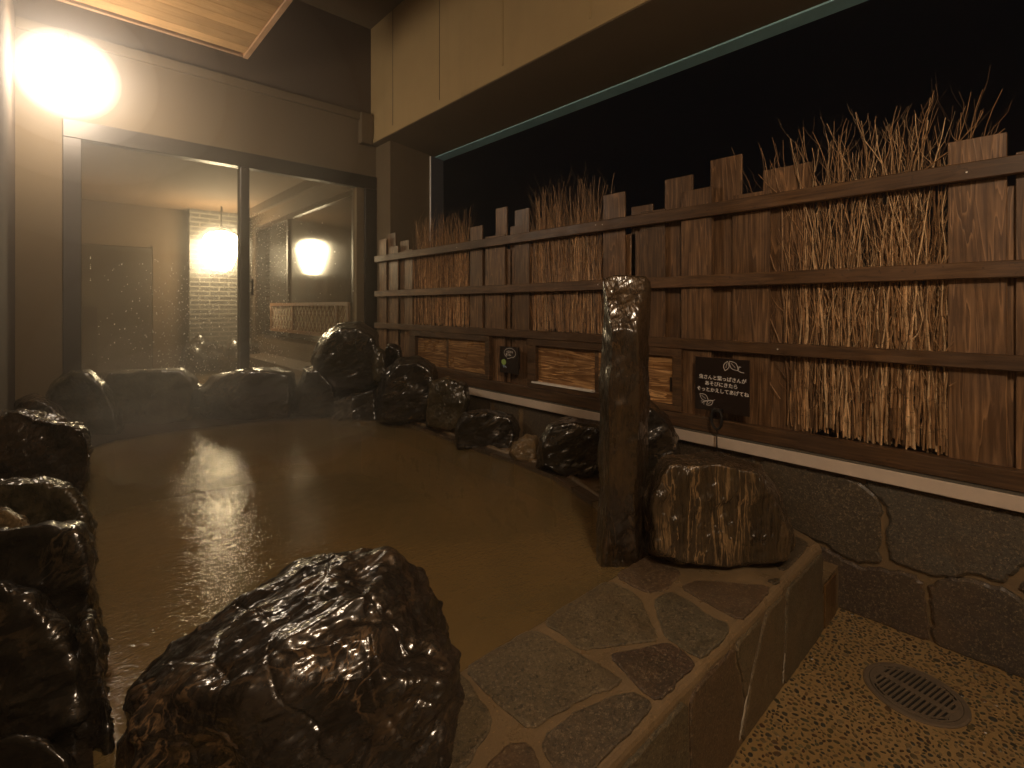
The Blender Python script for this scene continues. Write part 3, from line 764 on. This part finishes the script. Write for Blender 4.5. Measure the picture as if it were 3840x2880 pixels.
# lamp on the terrace
LP = Vector((.05, 5.34, 3.35))
def wall_lamp(LP, plate, label, mat='lampA'):
    """frosted globe on an arm; plate = point on the wall the arm comes from"""
    lamp = empty('wall_lamp', (plate[0], plate[1], LP.z), label, 'lamp', 'globe lamps of the terrace')
    m = MB(); prof = []
    for i in range(13):
        a = -math.pi/2+math.pi*i/12; prof.append((max(.01, .20*math.cos(a)*(1 if a > 0 else .96)), .21*math.sin(a)))
    m.lathe(prof, LP, 40); m.build('globe', M[mat], lamp, smooth=True)
    m = MB(); m.lathe([(.09, .0), (.09, .03), (.03, .055)], (LP.x, LP.y, LP.z+.205), 20)
    p = Vector(plate); d = (p-LP); d.z = 0
    m.tube([(LP.x, LP.y, LP.z+.24), (LP.x, LP.y, LP.z+.33), (LP.x+d.x*.2, LP.y+d.y*.2, LP.z+.36), (p.x, p.y, LP.z+.36)], .014, 8); m.build('arm', M['iron'], lamp)
    m = MB(); m.box((p.x-.04, p.y-.04, LP.z+.29), (p.x+.04, p.y+.04, LP.z+.43), 0, None, .006); m.build('wall_plate', M['iron'], lamp)
wall_lamp(LP, (.05, 5.955, 0), 'glaring round white lamp high on the wall above the left of the glass')
wall_lamp(Vector((-.10, -.9, 3.20)), (-.705, -.9, 0), 'round white lamp on the side wall at the near end, outside the picture', 'lampN')

# ------------------------------------------------------------------ boulders
ROCKS = {}
ROCKS['black'] = rockmat('wet_black_rock', (.007, .0055, .004), (.036, .027, .017), (.20, .13, .065), (1, 1, .5), (.3, .2, .4), .35, axis=(.6, -.3, .35), k=.65, bstr=.8)
ROCKS['green'] = rockmat('wet_olive_rock', (.022, .018, .010), (.095, .072, .034), (.22, .15, .07), (1, 1, 1), (0, 0, 0), .4, 1.3)
ROCKS['brown'] = rockmat('wet_brown_rock', (.016, .011, .007), (.085, .052, .027), (.26, .14, .06), (1, 1, .6), (.5, .2, .2), .6, 1.0, (.10, .38))
ROCKS['streak'] = rockmat('wet_streaked_rock', (.018, .013, .008), (.105, .068, .032), (.38, .24, .11), (2.2, 2.2, .22), (0, .05, 0), .9, .9, (.14, .4), 1.9)
ROCKS['hero'] = rockmat('wet_veined_rock', (.010, .008, .0065), (.048, .036, .026), (.32, .19, .09), (1, 1, 1), (0, 0, 0), .6, 1.5, (.10, .30), .55, 1.0, (.725, -.39, .5), .5)
ROCKS['tan'] = rockmat('wet_tan_rock', (.12, .08, .035), (.32, .21, .10), (.45, .32, .17), (1, 1, 1), (0, 0, 0), .5, 3)
ROCKS['post'] = rockmat('wet_ochre_rock', (.015, .010, .006), (.07, .040, .016), (.13, .07, .026), (1.4, 1.4, .3), (0, 0, 0), .5, 1.2, (.14, .42), .7)

def rock(name, label, mat, outline, depth, thick, seed, sub=5, amp=.05, front=.72, extra=(), ridge=.8, group='boulders ringing the bath', sm=1, down=0.0, freq=1.0, grow=True, grain=(.6, -.3, .35), gk=.55):
    P = [at(x, y, depth) for x, y in outline]
    zb = min(p.z for p in P)
    if down:
        P += [Vector((p.x, p.y, zb-down)) for p in P if p.z < zb+.12]
    c = sum(P, Vector())/len(P)
    pts = list(P)
    outline = [(sum(p[0] for p in outline)/len(outline)*(-.045)+x*1.045, sum(p[1] for p in outline)/len(outline)*(-.045)+y*1.045) for x, y in outline] if grow else outline
    P = [at(x, y, depth) for x, y in outline]
    cx = sum(x for x, y in outline)/len(outline); cy = sum(y for x, y in outline)/len(outline)
    for x, y in outline:
        for t_ in (depth-thick*.5, depth+thick*.5): pts.append(at(cx+(x-cx)*front, cy+(y-cy)*front, t_))
    if down: pts += [Vector((p.x, p.y, zb-down)) for p in pts[len(P):] if p.z < zb+.12]
    for (x, y, t_) in extra: pts.append(at(x, y, t_))
    bm = bmesh.new()
    for p in pts: bm.verts.new(p)
    bmesh.ops.convex_hull(bm, input=bm.verts[:])
    bmesh.ops.triangulate(bm, faces=bm.faces[:])
    bvh = BVHTree.FromBMesh(bm)
    mn = Vector([min(p[i] for p in pts) for i in range(3)]); mx = Vector([max(p[i] for p in pts) for i in range(3)])
    cen = (mn+mx)/2; size = (mx-mn).length/1.7
    bm.free()
    bm = bmesh.new(); bmesh.ops.create_icosphere(bm, subdivisions=sub+1, radius=1)
    ext = (mx-mn)/2
    for v in bm.verts:
        d = Vector((v.co.x*ext.x, v.co.y*ext.y, v.co.z*ext.z)).normalized()
        h = bvh.ray_cast(cen, d)
        v.co = h[0] if h[0] is not None else cen+d*size*.3
    for _ in range(sm): bmesh.ops.smooth_vert(bm, verts=bm.verts[:], factor=.5, use_axis_x=True, use_axis_y=True, use_axis_z=True)
    bm.normal_update()
    so = Vector((seed*7.3, seed*3.1, seed*1.7)); s = freq/size
    new = []
    for v in bm.verts:
        p = v.co
        q = p*s+so; ga = Vector(grain).normalized(); g = q - ga*(q.dot(ga))*gk
        n1 = noise.fractal(q*1.6, 1.0, 2.0, 3)
        rg = 1-abs(noise.noise(g*3.1+Vector((5, 1, 2))))*2.0
        rg2 = 1-abs(noise.noise(g*7.3))*2.0
        n2 = noise.fractal(g*9, .8, 2.1, 4)
        # stepped facets
        cell = noise.voronoi(q*2.6)[0]; fc = (cell[1]-cell[0])
        dsp = amp*size*(n1*.9 + ridge*(rg-.4)*.55 + ridge*(rg2-.4)*.20 + n2*.22 + .10*noise.noise(g*22) - (.10*ridge if fc < .05 else 0)*(1-fc/.05))
        new.append(p+v.normal*dsp)
    for v, p in zip(bm.verts, new): v.co = p
    bm.verts.index_update()
    mb = MB(); mb.add([v.co[:] for v in bm.verts], [[v.index for v in f.verts] for f in bm.faces]); bm.free()
    return mb.build(name, ROCKS[mat], None, smooth=True, label=label, cat='boulder', group=group)

G_ = 'boulders ringing the bath'
# the big near rock
rock('boulder', 'big glossy veined boulder nearest the viewer with a bright wet highlight', 'hero',
     [(480, 2760), (500, 2560), (640, 2420), (900, 2280), (1130, 2130), (1300, 2092), (1470, 2086), (1600, 2150), (1680, 2300), (1722, 2480), (1745, 2760), (1720, 3050), (500, 3050)],
     1.45, .40, 1, 7, .052, .62, extra=[(515, 2700, 1.16), (600, 2610, 1.15), (1000, 2590, 1.10), (1430, 2540, 1.10), (1660, 2560, 1.16), (520, 3050, 1.12), (1000, 3050, 1.06), (1640, 3050, 1.12), (1130, 2135, 1.68), (1450, 2092, 1.66), (900, 2285, 1.62)], ridge=1.0, sm=0, freq=1.7, grow=False, grain=(.725, -.39, .5), gk=.6)
# standing stone
rock('standing_stone', 'tall ochre-brown standing stone pillar rising out of the bath edge', 'post',
     [(2262, 1045), (2300, 1030), (2420, 1036), (2438, 1060), (2440, 1300), (2432, 1700), (2420, 1950), (2400, 2090), (2300, 2110), (2240, 2080), (2245, 1700), (2262, 1450), (2268, 1200)],
     2.2, .24, 2, 6, .014, .55, ridge=.5, sm=1, down=.25, freq=2.6, group=None)
# striped rock on the curb
rock('boulder', 'squat streaky golden-brown boulder standing on the flagstone curb', 'streak',
     [(2450, 1745), (2480, 1705), (2700, 1700), (2860, 1740), (2940, 1850), (2990, 2020), (2985, 2110), (2900, 2130), (2700, 2150), (2520, 2125), (2425, 2080), (2400, 1900)],
     2.27, .46, 3, 6, .030, .80, ridge=.8, sm=2, freq=1.4)
rock('boulder', 'dark boulder half hidden behind the standing stone', 'black',
     [(2380, 1540), (2440, 1500), (2500, 1560), (2545, 1640), (2556, 1720), (2500, 1790), (2330, 1790), (2300, 1650)], 2.95, .35, 4, 5, .04, .75)
# fence side
rock('boulder', 'dark glossy boulder with pale scratches, left of the short stump rock by the fence', 'black',
     [(1408, 1590), (1415, 1500), (1440, 1400), (1490, 1345), (1570, 1338), (1630, 1372), (1645, 1440), (1620, 1590), (1500, 1605)], 4.80, .42, 5, 5, .052, .78)
rock('boulder', 'upright stump-shaped grey boulder against the end of the white flashing', 'green',
     [(1596, 1600), (1600, 1500), (1615, 1430), (1680, 1414), (1745, 1440), (1757, 1500), (1745, 1600), (1680, 1625)], 4.45, .38, 6, 5, .042, .85)
rock('boulder', 'low flat-topped black boulder in the middle of the fence side', 'black',
     [(1700, 1690), (1700, 1610), (1740, 1555), (1820, 1538), (1925, 1555), (1946, 1610), (1930, 1685), (1850, 1700)], 4.08, .42, 7, 5, .052, .82)
rock('boulder', 'small tan wedge stone between two black boulders', 'tan',
     [(1905, 1700), (1925, 1660), (1975, 1624), (2015, 1632), (2030, 1730), (1995, 1745), (1930, 1735)], 3.60, .18, 8, 4, .052, .7)
rock('boulder', 'wide black boulder with a thin pale line just left of the standing stone', 'black',
     [(2012, 1760), (2015, 1650), (2060, 1588), (2150, 1568), (2250, 1585), (2290, 1650), (2280, 1800), (2140, 1805)], 3.38, .42, 9, 5, .052, .82)
# spout group
rock('boulder', 'tallest black boulder above the water spout in the far corner', 'black',
     [(1180, 1440), (1170, 1340), (1215, 1260), (1270, 1218), (1350, 1212), (1410, 1250), (1430, 1330), (1440, 1430), (1380, 1480), (1240, 1480)], 5.25, .55, 10, 5, .052, .8)
rock('boulder', 'broad shiny boulder at the left foot of the spout', 'black',
     [(1105, 1570), (1110, 1460), (1140, 1380), (1190, 1370), (1250, 1440), (1270, 1500), (1260, 1575)], 5.15, .45, 11, 5, .052, .8)
rock('boulder', 'dark block boulder below the spout stone', 'black',
     [(1230, 1590), (1240, 1500), (1320, 1480), (1410, 1450), (1420, 1590), (1330, 1600)], 5.12, .42, 12, 5, .052, .85)
rock('boulder', 'thin leaning pale-edged stone right of the tallest black boulder', 'green',
     [(1392, 1440), (1395, 1330), (1410, 1300), (1440, 1310), (1452, 1380), (1445, 1460)], 5.0, .2, 13, 4, .052, .7)
rock('boulder', 'dark rounded boulder in shadow behind the spout beside the fence', 'black',
     [(1420, 1450), (1430, 1330), (1460, 1285), (1500, 1300), (1515, 1370), (1500, 1460)], 5.4, .35, 14, 5, .052, .8)
# back row
rock('boulder', 'grey rounded boulder at the left end of the glass', 'green',
     [(135, 1660), (150, 1500), (200, 1420), (265, 1378), (330, 1384), (400, 1440), (450, 1540), (475, 1660), (300, 1700)], 4.55, .55, 15, 5, .052, .8)
rock('boulder', 'broad olive-yellow boulder below the large pane', 'green',
     [(395, 1590), (375, 1420), (385, 1392), (480, 1395), (600, 1388), (690, 1382), (740, 1420), (748, 1460), (720, 1590), (560, 1612)], 4.95, .5, 16, 5, .042, .86)
rock('boulder', 'long low dark boulder under the mullion', 'black',
     [(748, 1580), (745, 1470), (800, 1420), (900, 1392), (1050, 1385), (1100, 1400), (1105, 1480), (1095, 1575), (920, 1590)], 5.1, .5, 17, 5, .052, .84)
rock('boulder', 'dark rounded boulder wedged behind the broad and the long low ones', 'black',
     [(690, 1560), (700, 1470), (730, 1435), (775, 1450), (800, 1560)], 5.35, .3, 31, 4, .052, .8)
rock('boulder', 'low dark boulder between the long one and the spout', 'black',
     [(1060, 1570), (1070, 1480), (1110, 1440), (1150, 1480), (1160, 1570)], 5.3, .3, 32, 4, .052, .8)
rock('boulder', 'dark wet boulder filling the gap between the grey and the broad olive one', 'black',
     [(330, 1640), (350, 1500), (400, 1460), (440, 1500), (460, 1640)], 4.95, .3, 33, 4, .052, .8)
# left bank
rock('boulder', 'small glistening boulder behind the large square one on the left bank', 'brown',
     [(20, 1560), (60, 1500), (125, 1483), (200, 1520), (262, 1580), (270, 1640), (60, 1640)], 4.2, .4, 18, 5, .052, .8)
rock('boulder', 'large squarish brown boulder on the left bank below the lamp', 'brown',
     [(-120, 1860), (-80, 1600), (0, 1545), (70, 1538), (200, 1590), (318, 1610), (345, 1660), (340, 1780), (305, 1880), (100, 1890)], 3.25, .5, 19, 6, .06, .92, ridge=1, down=.12, sm=0, freq=1.5)
rock('boulder', 'flat-topped greenish boulder third from the glass on the left bank', 'green',
     [(-120, 2100), (-100, 1830), (0, 1808), (180, 1815), (270, 1850), (325, 1930), (338, 2060), (200, 2150)], 2.55, .5, 20, 6, .056, .92, down=.15, sm=0, freq=1.4)
rock('boulder', 'small tan folded stone wedged between dark boulders at the left edge', 'tan',
     [(-90, 2040), (-60, 1920), (20, 1905), (90, 1940), (120, 1995), (100, 2060)], 2.12, .22, 21, 5, .052, .8, ridge=1)
rock('boulder', 'tall black boulder with a sloping top at the left edge', 'black',
     [(-250, 2500), (-200, 2050), (0, 1985), (180, 1966), (290, 1985), (332, 2080), (345, 2300), (335, 2620), (300, 2760), (-200, 2760)], 1.75, .6, 22, 6, .035, .93, ridge=1.0, down=.2, freq=1.9, sm=0)
rock('boulder', 'jagged black boulder low in the left foreground', 'black',
     [(-250, 2800), (-200, 2260), (0, 2180), (120, 2240), (230, 2380), (300, 2500), (310, 2700), (290, 2850), (-200, 2850)], 1.42, .35, 23, 6, .04, .9, ridge=1.0, down=.2, freq=1.8, sm=0)
rock('boulder', 'low rounded speckled boulder at the bottom left corner', 'black',
     [(-150, 2950), (-80, 2780), (60, 2745), (180, 2770), (260, 2840), (330, 2960), (100, 3050)], 1.18, .3, 24, 6, .03, .85, down=.05)
rock('boulder', 'long rough dark stone along the waterline at the foot of the left bank', 'black',
     [(280, 2350), (330, 2300), (365, 2420), (385, 2560), (415, 2700), (430, 2950), (300, 2950), (270, 2700)], 1.38, .25, 26, 5, .05, .85, ridge=.9, down=.1, freq=2)
rock('boulder', 'low wet stone at the waterline against the near veined boulder', 'brown',
     [(440, 2980), (440, 2780), (500, 2700), (560, 2740), (580, 2900), (500, 3000)], 1.3, .22, 25, 5, .052, .8)
# inside
for i, (x, y, r_) in enumerate([(1.9, 10.2, .33), (2.3, 9.9, .26), (2.55, 10.3, .3)]):
    m = MB(); bm = bmesh.new(); bmesh.ops.create_icosphere(bm, subdivisions=4, radius=r_)
    for v in bm.verts: v.co += v.normal*noise.fractal(v.co*3+Vector((i, i, i)), 1, 2, 4)*.09
    bm.verts.index_update(); m.add([(v.co.x+x, v.co.y+y, v.co.z*1.3+.55) for v in bm.verts], [[v.index for v in f.verts] for f in bm.faces]); bm.free()
    m.build('boulder', ROCKS['black'], None, smooth=True, label=['dark boulder inside the glass, left of the lantern foot', 'dark boulder inside the glass directly under the lantern', 'dark boulder inside the glass in the corner by the window'][i], cat='boulder', group='boulders inside the room')

# rope by the left bank
m = MB()
pts = [(at(280+i*13, 2528-14*math.sin(i*.45)-i*1.0, 1.50)) for i in range(11)]
m.tube(pts, .0065, 6); M['rope'] = simple('rope', (.22, .15, .08), .8, 0, (200, .002)); m.build('rope', M['rope'], None, smooth=True, label='short brown rope end over the water by the left bank', cat='rope')

# ------------------------------------------------------------------ drain
dr = empty('floor_drain', (2.45, .365, 0), 'round slotted brass drain cover set in the pebbled floor', 'drain')
m = MB(); R0 = .163
m.lathe([(R0, -.002), (R0, .004), (R0-.006, .0065), (R0-.02, .0065), (R0-.022, .001)], (2.45, .365, 0), 48, caps=False); m.build('rim', M['drain'], dr, smooth=False)
m = MB(); m.lathe([(.138, -.004), (.138, .0012)], (2.45, .365, 0), 48); m.build('sump', M['hole'], dr)
m = MB(); cx, cy = 2.45, .365
ang = math.radians(-103.6)
ca_, sa_ = math.cos(ang), math.sin(ang)
def rot(u, v): return (cx+u*ca_-v*sa_, cy+u*sa_+v*ca_)
def bar(u0, v0, u1, v1, z0=.0036, z1=.0075):
    q = [rot(u0, v0), rot(u1, v0), rot(u1, v1), rot(u0, v1)]; prism(m, q, z0, z1)
k = -8
RR = .128
for k in range(-7, 8):
    u = k*.0165; hv = math.sqrt(max(0, RR**2-u*u))
    if hv > .02: bar(u-.0040, -hv, u+.0040, hv, .0036, .0085)
bar(-.126, -.014, .126, .014, .0037, .0078)
m.build('grate', M['drain'], dr)
m = MB(); ring_o, ring_i, N = .141, .120, 64
for k in range(N):
    if k % 16 in (0,): pass
    a0, a1 = 2*math.pi*k/N, 2*math.pi*(k+1)/N
    slot = (k % 16) in (5, 6, 7, 8, 9)
    for (ro, ri) in (((ring_o, .134), (.126, ring_i)) if slot else ((ring_o, ring_i),)):
        q = [(cx+ro*math.cos(a0), cy+ro*math.sin(a0)), (cx+ro*math.cos(a1), cy+ro*math.sin(a1)), (cx+ri*math.cos(a1), cy+ri*math.sin(a1)), (cx+ri*math.cos(a0), cy+ri*math.sin(a0))]
        prism(m, q, .0038, .0072)
m.build('grate_ring', M['drain'], dr)
for sx in (-.095, .095):
    m = MB(); m.lathe([(.009, 0), (.009, .002), (.006, .003)], (*rot(sx, 0), .0085), 16); m.build('screw', M['drain'], dr)

# ------------------------------------------------------------------ signs
def text_mesh(mb, body, size, y, z, xface, roll=0.0, mi=0, weight=0.0, align='CENTER'):
    cu = bpy.data.curves.new('t', 'FONT'); cu.body = body; cu.size = size; cu.align_x = align; cu.align_y = 'CENTER'; cu.offset = weight
    cu.resolution_u = 3
    ob = bpy.data.objects.new('t', cu); COL.objects.link(ob)
    dg = bpy.context.evaluated_depsgraph_get(); me = ob.evaluated_get(dg).to_mesh()
    vs = [v.co.copy() for v in me.vertices]; fs = [list(p.vertices) for p in me.polygons]
    ob.evaluated_get(dg).to_mesh_clear(); bpy.data.objects.remove(ob)
    cr, sr = math.cos(roll), math.sin(roll)
    # text x runs to -Y, text y to +Z, facing -X
    mb.add([(xface, y-(v.x*cr-v.y*sr), z+(v.x*sr+v.y*cr)) for v in vs], fs, mi)
    return len(vs)
def line(mb, pts, wd, xface, mi=0):
    pts = [Vector(p) for p in pts]; vs = []; fs = []
    for i, p in enumerate(pts):
        d = (pts[min(i+1, len(pts)-1)]-pts[max(i-1, 0)]).normalized(); nn = Vector((-d.y, d.x))*wd
        vs += [(xface, p.x+nn.x, p.y+nn.y), (xface, p.x-nn.x, p.y-nn.y)]
    for i in range(len(pts)-1): fs.append((2*i, 2*i+1, 2*i+3, 2*i+2))
    mb.add(vs, fs, mi)
def leaf(mb, a, b, bulge, xf, wd=.0013):
    a = Vector(a); b = Vector(b); d = b-a; nn = Vector((-d.y, d.x))
    for s_ in (-1, 1):
        line(mb, [a+d*k/10+nn*s_*bulge*math.sin(math.pi*k/10) for k in range(11)], wd, xf)
    line(mb, [a+d*(.2+.5*k/5) for k in range(6)], wd*.7, xf)

s1 = empty('notice_sign', (2.8, 1.285, .78), 'black square sign with three lines of white writing and leaf drawings, on a dark stake', 'sign')
m = MB(); m.box((2.797, 1.128, .893), (2.805, 1.442, 1.203), 0, None, .0015); m.build('sign_board', M['black'], s1)
m = MB(); xf = 2.7962
n1 = text_mesh(m, '虫さんと葉っぱさんが', .0275, 1.280, 1.085, xf, -.02, weight=.0004)
text_mesh(m, 'あそびにきたら', .0275, 1.285, 1.050, xf, -.02, weight=.0004)
text_mesh(m, 'そっとかえしてあげてね', .0275, 1.280, 1.013, xf, -.02, weight=.0004)
m.build('lettering', M['ink'], s1)
print('TEXT verts', n1)
m = MB()
leaf(m, (1.247, 1.188), (1.262, 1.135), .28, xf); leaf(m, (1.237, 1.190), (1.190, 1.142), .28, xf)
line(m, [(1.19, 1.142), (1.175, 1.134), (1.155, 1.132)], .0013, xf); line(m, [(1.188, 1.143), (1.183, 1.16), (1.178, 1.166)], .0012, xf)
line(m, [(1.185, 1.155), (1.190, 1.168)], .001, xf); line(m, [(1.183, 1.16), (1.172, 1.163)], .001, xf)
m.build('leaf_drawing', M['ink'], s1); m = MB()
leaf(m, (1.412, .985), (1.360, .950), .28, xf); leaf(m, (1.370, .925), (1.332, .955), .28, xf)
line(m, [(1.36, .950), (1.335, .953), (1.32, .962)], .0013, xf); line(m, [(1.36, .950), (1.385, .942), (1.400, .932)], .0012, xf)
line(m, [(1.385, .942), (1.405, .944)], .001, xf); line(m, [(1.385, .942), (1.388, .925)], .001, xf)
m.build('leaf_drawing', M['ink'], s1)
m = MB()
pts = [(2.782, 1.303+.030*math.sin(a), .855+.058*math.cos(a)) for a in [2*math.pi*k/20 for k in range(21)]]
m.tube(pts, .008, 8); m.tube([(2.785, 1.303, .90), (2.785, 1.303, .925)], .003, 6)
m.box((2.776, 1.275, .893), (2.796, 1.332, .915), 0, None, .003); m.build('clip_ring', M['iron'], s1, smooth=False)
m = MB(); m.tube([(2.782, 1.303, .80), (2.782, 1.303, .41)], .004, 8); m.build('stake', M['iron'], s1)

s2 = empty('notice_sign', (2.83, 3.13, .93), 'small dark sign with a white speech bubble and a green spot between the two hatches', 'sign')
m = MB(); m.box((2.829, 3.012, .93), (2.838, 3.248, 1.157), 0, None, .0015); m.box((2.838, 3.05, .97), (2.884, 3.2, 1.12)); m.build('sign_board', M['black'], s2)
m = MB(); xf = 2.8282
cy_, cz_ = 3.117, 1.103
pts = [(cy_ - .072*math.cos(a), cz_+.042*math.sin(a)) for a in [math.radians(-60+ (300)*k/26) for k in range(27)]]
line(m, [(q[0], q[1]) for q in pts], .0016, xf)
line(m, [(cy_-.045, cz_-.032), (cy_-.02, cz_-.034), (cy_-.0, cz_-.042), (cy_+.035, cz_-.05)], .0016, xf)
m.build('speech_bubble', M['ink'], s2)
m = MB(); text_mesh(m, '小窓から', .021, 3.119, 1.112, xf, 0, weight=.0006); text_mesh(m, '見てね。', .020, 3.130, 1.088, xf, 0, weight=.0006); m.build('lettering', M['ink'], s2)
m = MB()
m.add([(xf, 3.195+.030*math.cos(2*math.pi*k/24), 1.022+.025*math.sin(2*math.pi*k/24)) for k in range(24)], [tuple(range(24))[::-1]]); m.build('green_spot', M['green'], s2)
m = MB(); line(m, [(3.205, .996), (3.195, .982), (3.19, .975)], .004, xf); line(m, [(3.195, .992), (3.17, .984), (3.160, .976)], .004, xf); m.build('blue_mark', M['blue'], s2)

# ------------------------------------------------------------------ spout water
t = NT('falling_water'); v = t.coord((1, 1, .15))
tr = t.nd('ShaderNodeBsdfTransparent', Color=(1, 1, 1, 1)); t.set(color=(.5, .45, .36), rough=.15)
ms = t.nd('ShaderNodeMixShader', i0=t.ramp(t.noise(v, 60, 4), [(.45, .02), (.7, .28)]), i1=tr.outputs[0], i2=t.b.outputs[0]); t.l.new(ms.outputs[0], t.out.inputs[0])
M['fall'] = t.mat
m = MB(); vs = []; fs = []
e0 = at(1255, 1488, 4.80); e1 = at(1330, 1500, 4.80)
for i in range(12):
    u = i/11
    for k in range(6):
        p = e0.lerp(e1, k/5); q = p - FWD*(.10*u) ; q.z = p.z + (.376-p.z)*u**1.6; vs.append(q)
for i in range(11):
    for k in range(5): fs.append((i*6+k, i*6+k+1, (i+1)*6+k+1, (i+1)*6+k))
m.add(vs, fs); m.build('spout_water', M['fall'], None, smooth=True, label='thin sheet of water falling from the spout stone into the bath', cat='water fall')

# ------------------------------------------------------------------ haze
def volume(name, dens, col, aniso):
    t = NT(name); t.n.remove(t.b)
    pv = t.nd('ShaderNodeVolumePrincipled', Color=(*col, 1), Density=dens, Anisotropy=aniso)
    t.l.new(pv.outputs[0], t.out.inputs['Volume']); return t.mat
m = MB(); m.box((-35, -35, -1.95), (45, 45, 6.0))
hz = m.build('haze', volume('steam_haze', HAZE, (1, .97, .92), .8), None, kind='stuff')

def blob(name, c, r, dens, an=.75, label=None):
    m = MB(); bm = bmesh.new(); bmesh.ops.create_icosphere(bm, subdivisions=4, radius=1); bm.verts.index_update()
    m.add([(c[0]+v.co.x*r[0], c[1]+v.co.y*r[1], c[2]+v.co.z*r[2]) for v in bm.verts], [[v.index for v in f.verts] for f in bm.faces]); bm.free()
    return m.build(name, volume(name+'_air', dens, (.96, .96, .97), an), None, smooth=True, kind='stuff')
blob('steam', (.06, 5.3, 3.34), (.34, .34, .34), .70)  # nested haze balls from here, added for the lamp's glare halo
blob('steam', (.08, 5.2, 3.33), (.56, .56, .56), .14)
blob('steam', (.15, 5.0, 3.3), (.95, .9, .85), .06)
blob('steam', (.5, 4.6, 3.1), (1.6, 1.3, 1.2), .03)  # widest ball of the added lamp halo
blob('steam', (1.3, 4.6, .45), (1.7, 1.2, .40), .05, .3)
blob('steam', (1.0, 4.9, .6), (1.2, .8, .6), .06, .3)
blob('steam', (.6, 4.9, .9), (.8, .6, 1.0), .04, .5)
blob('steam', (2.14, 9.9, 2.5), (.5, .5, .5), .25)  # haze ball added to give the lantern its glare
M_WISP = volume('steam_wisp', .15, (.97, .96, .95), .35)
rw = random.Random(17)
for (x, y, z, rx, ry, rz) in [(.5, 4.9, .8, .35, .3, .55), (1.05, 5.1, 1.0, .4, .25, .6), (1.6, 4.9, .7, .45, .3, .35), (.45, 3.9, .62, .3, .4, .28), (1.3, 3.8, .58, .5, .35, .2)]:
    m = MB(); bm = bmesh.new(); bmesh.ops.create_icosphere(bm, subdivisions=4, radius=1); bm.verts.index_update(); o_ = Vector((rw.uniform(0, 50), 0, 0))
    vs = []
    for v in bm.verts:
        d = 1 + .55*noise.fractal(v.co*1.3+o_, 1, 2, 3); vs.append((x+v.co.x*rx*d, y+v.co.y*ry*d, max(.378, z+v.co.z*rz*d)))
    m.add(vs, [[v.index for v in f.verts] for f in bm.faces]); bm.free()
    m.build('steam', M_WISP, None, smooth=True, kind='stuff')
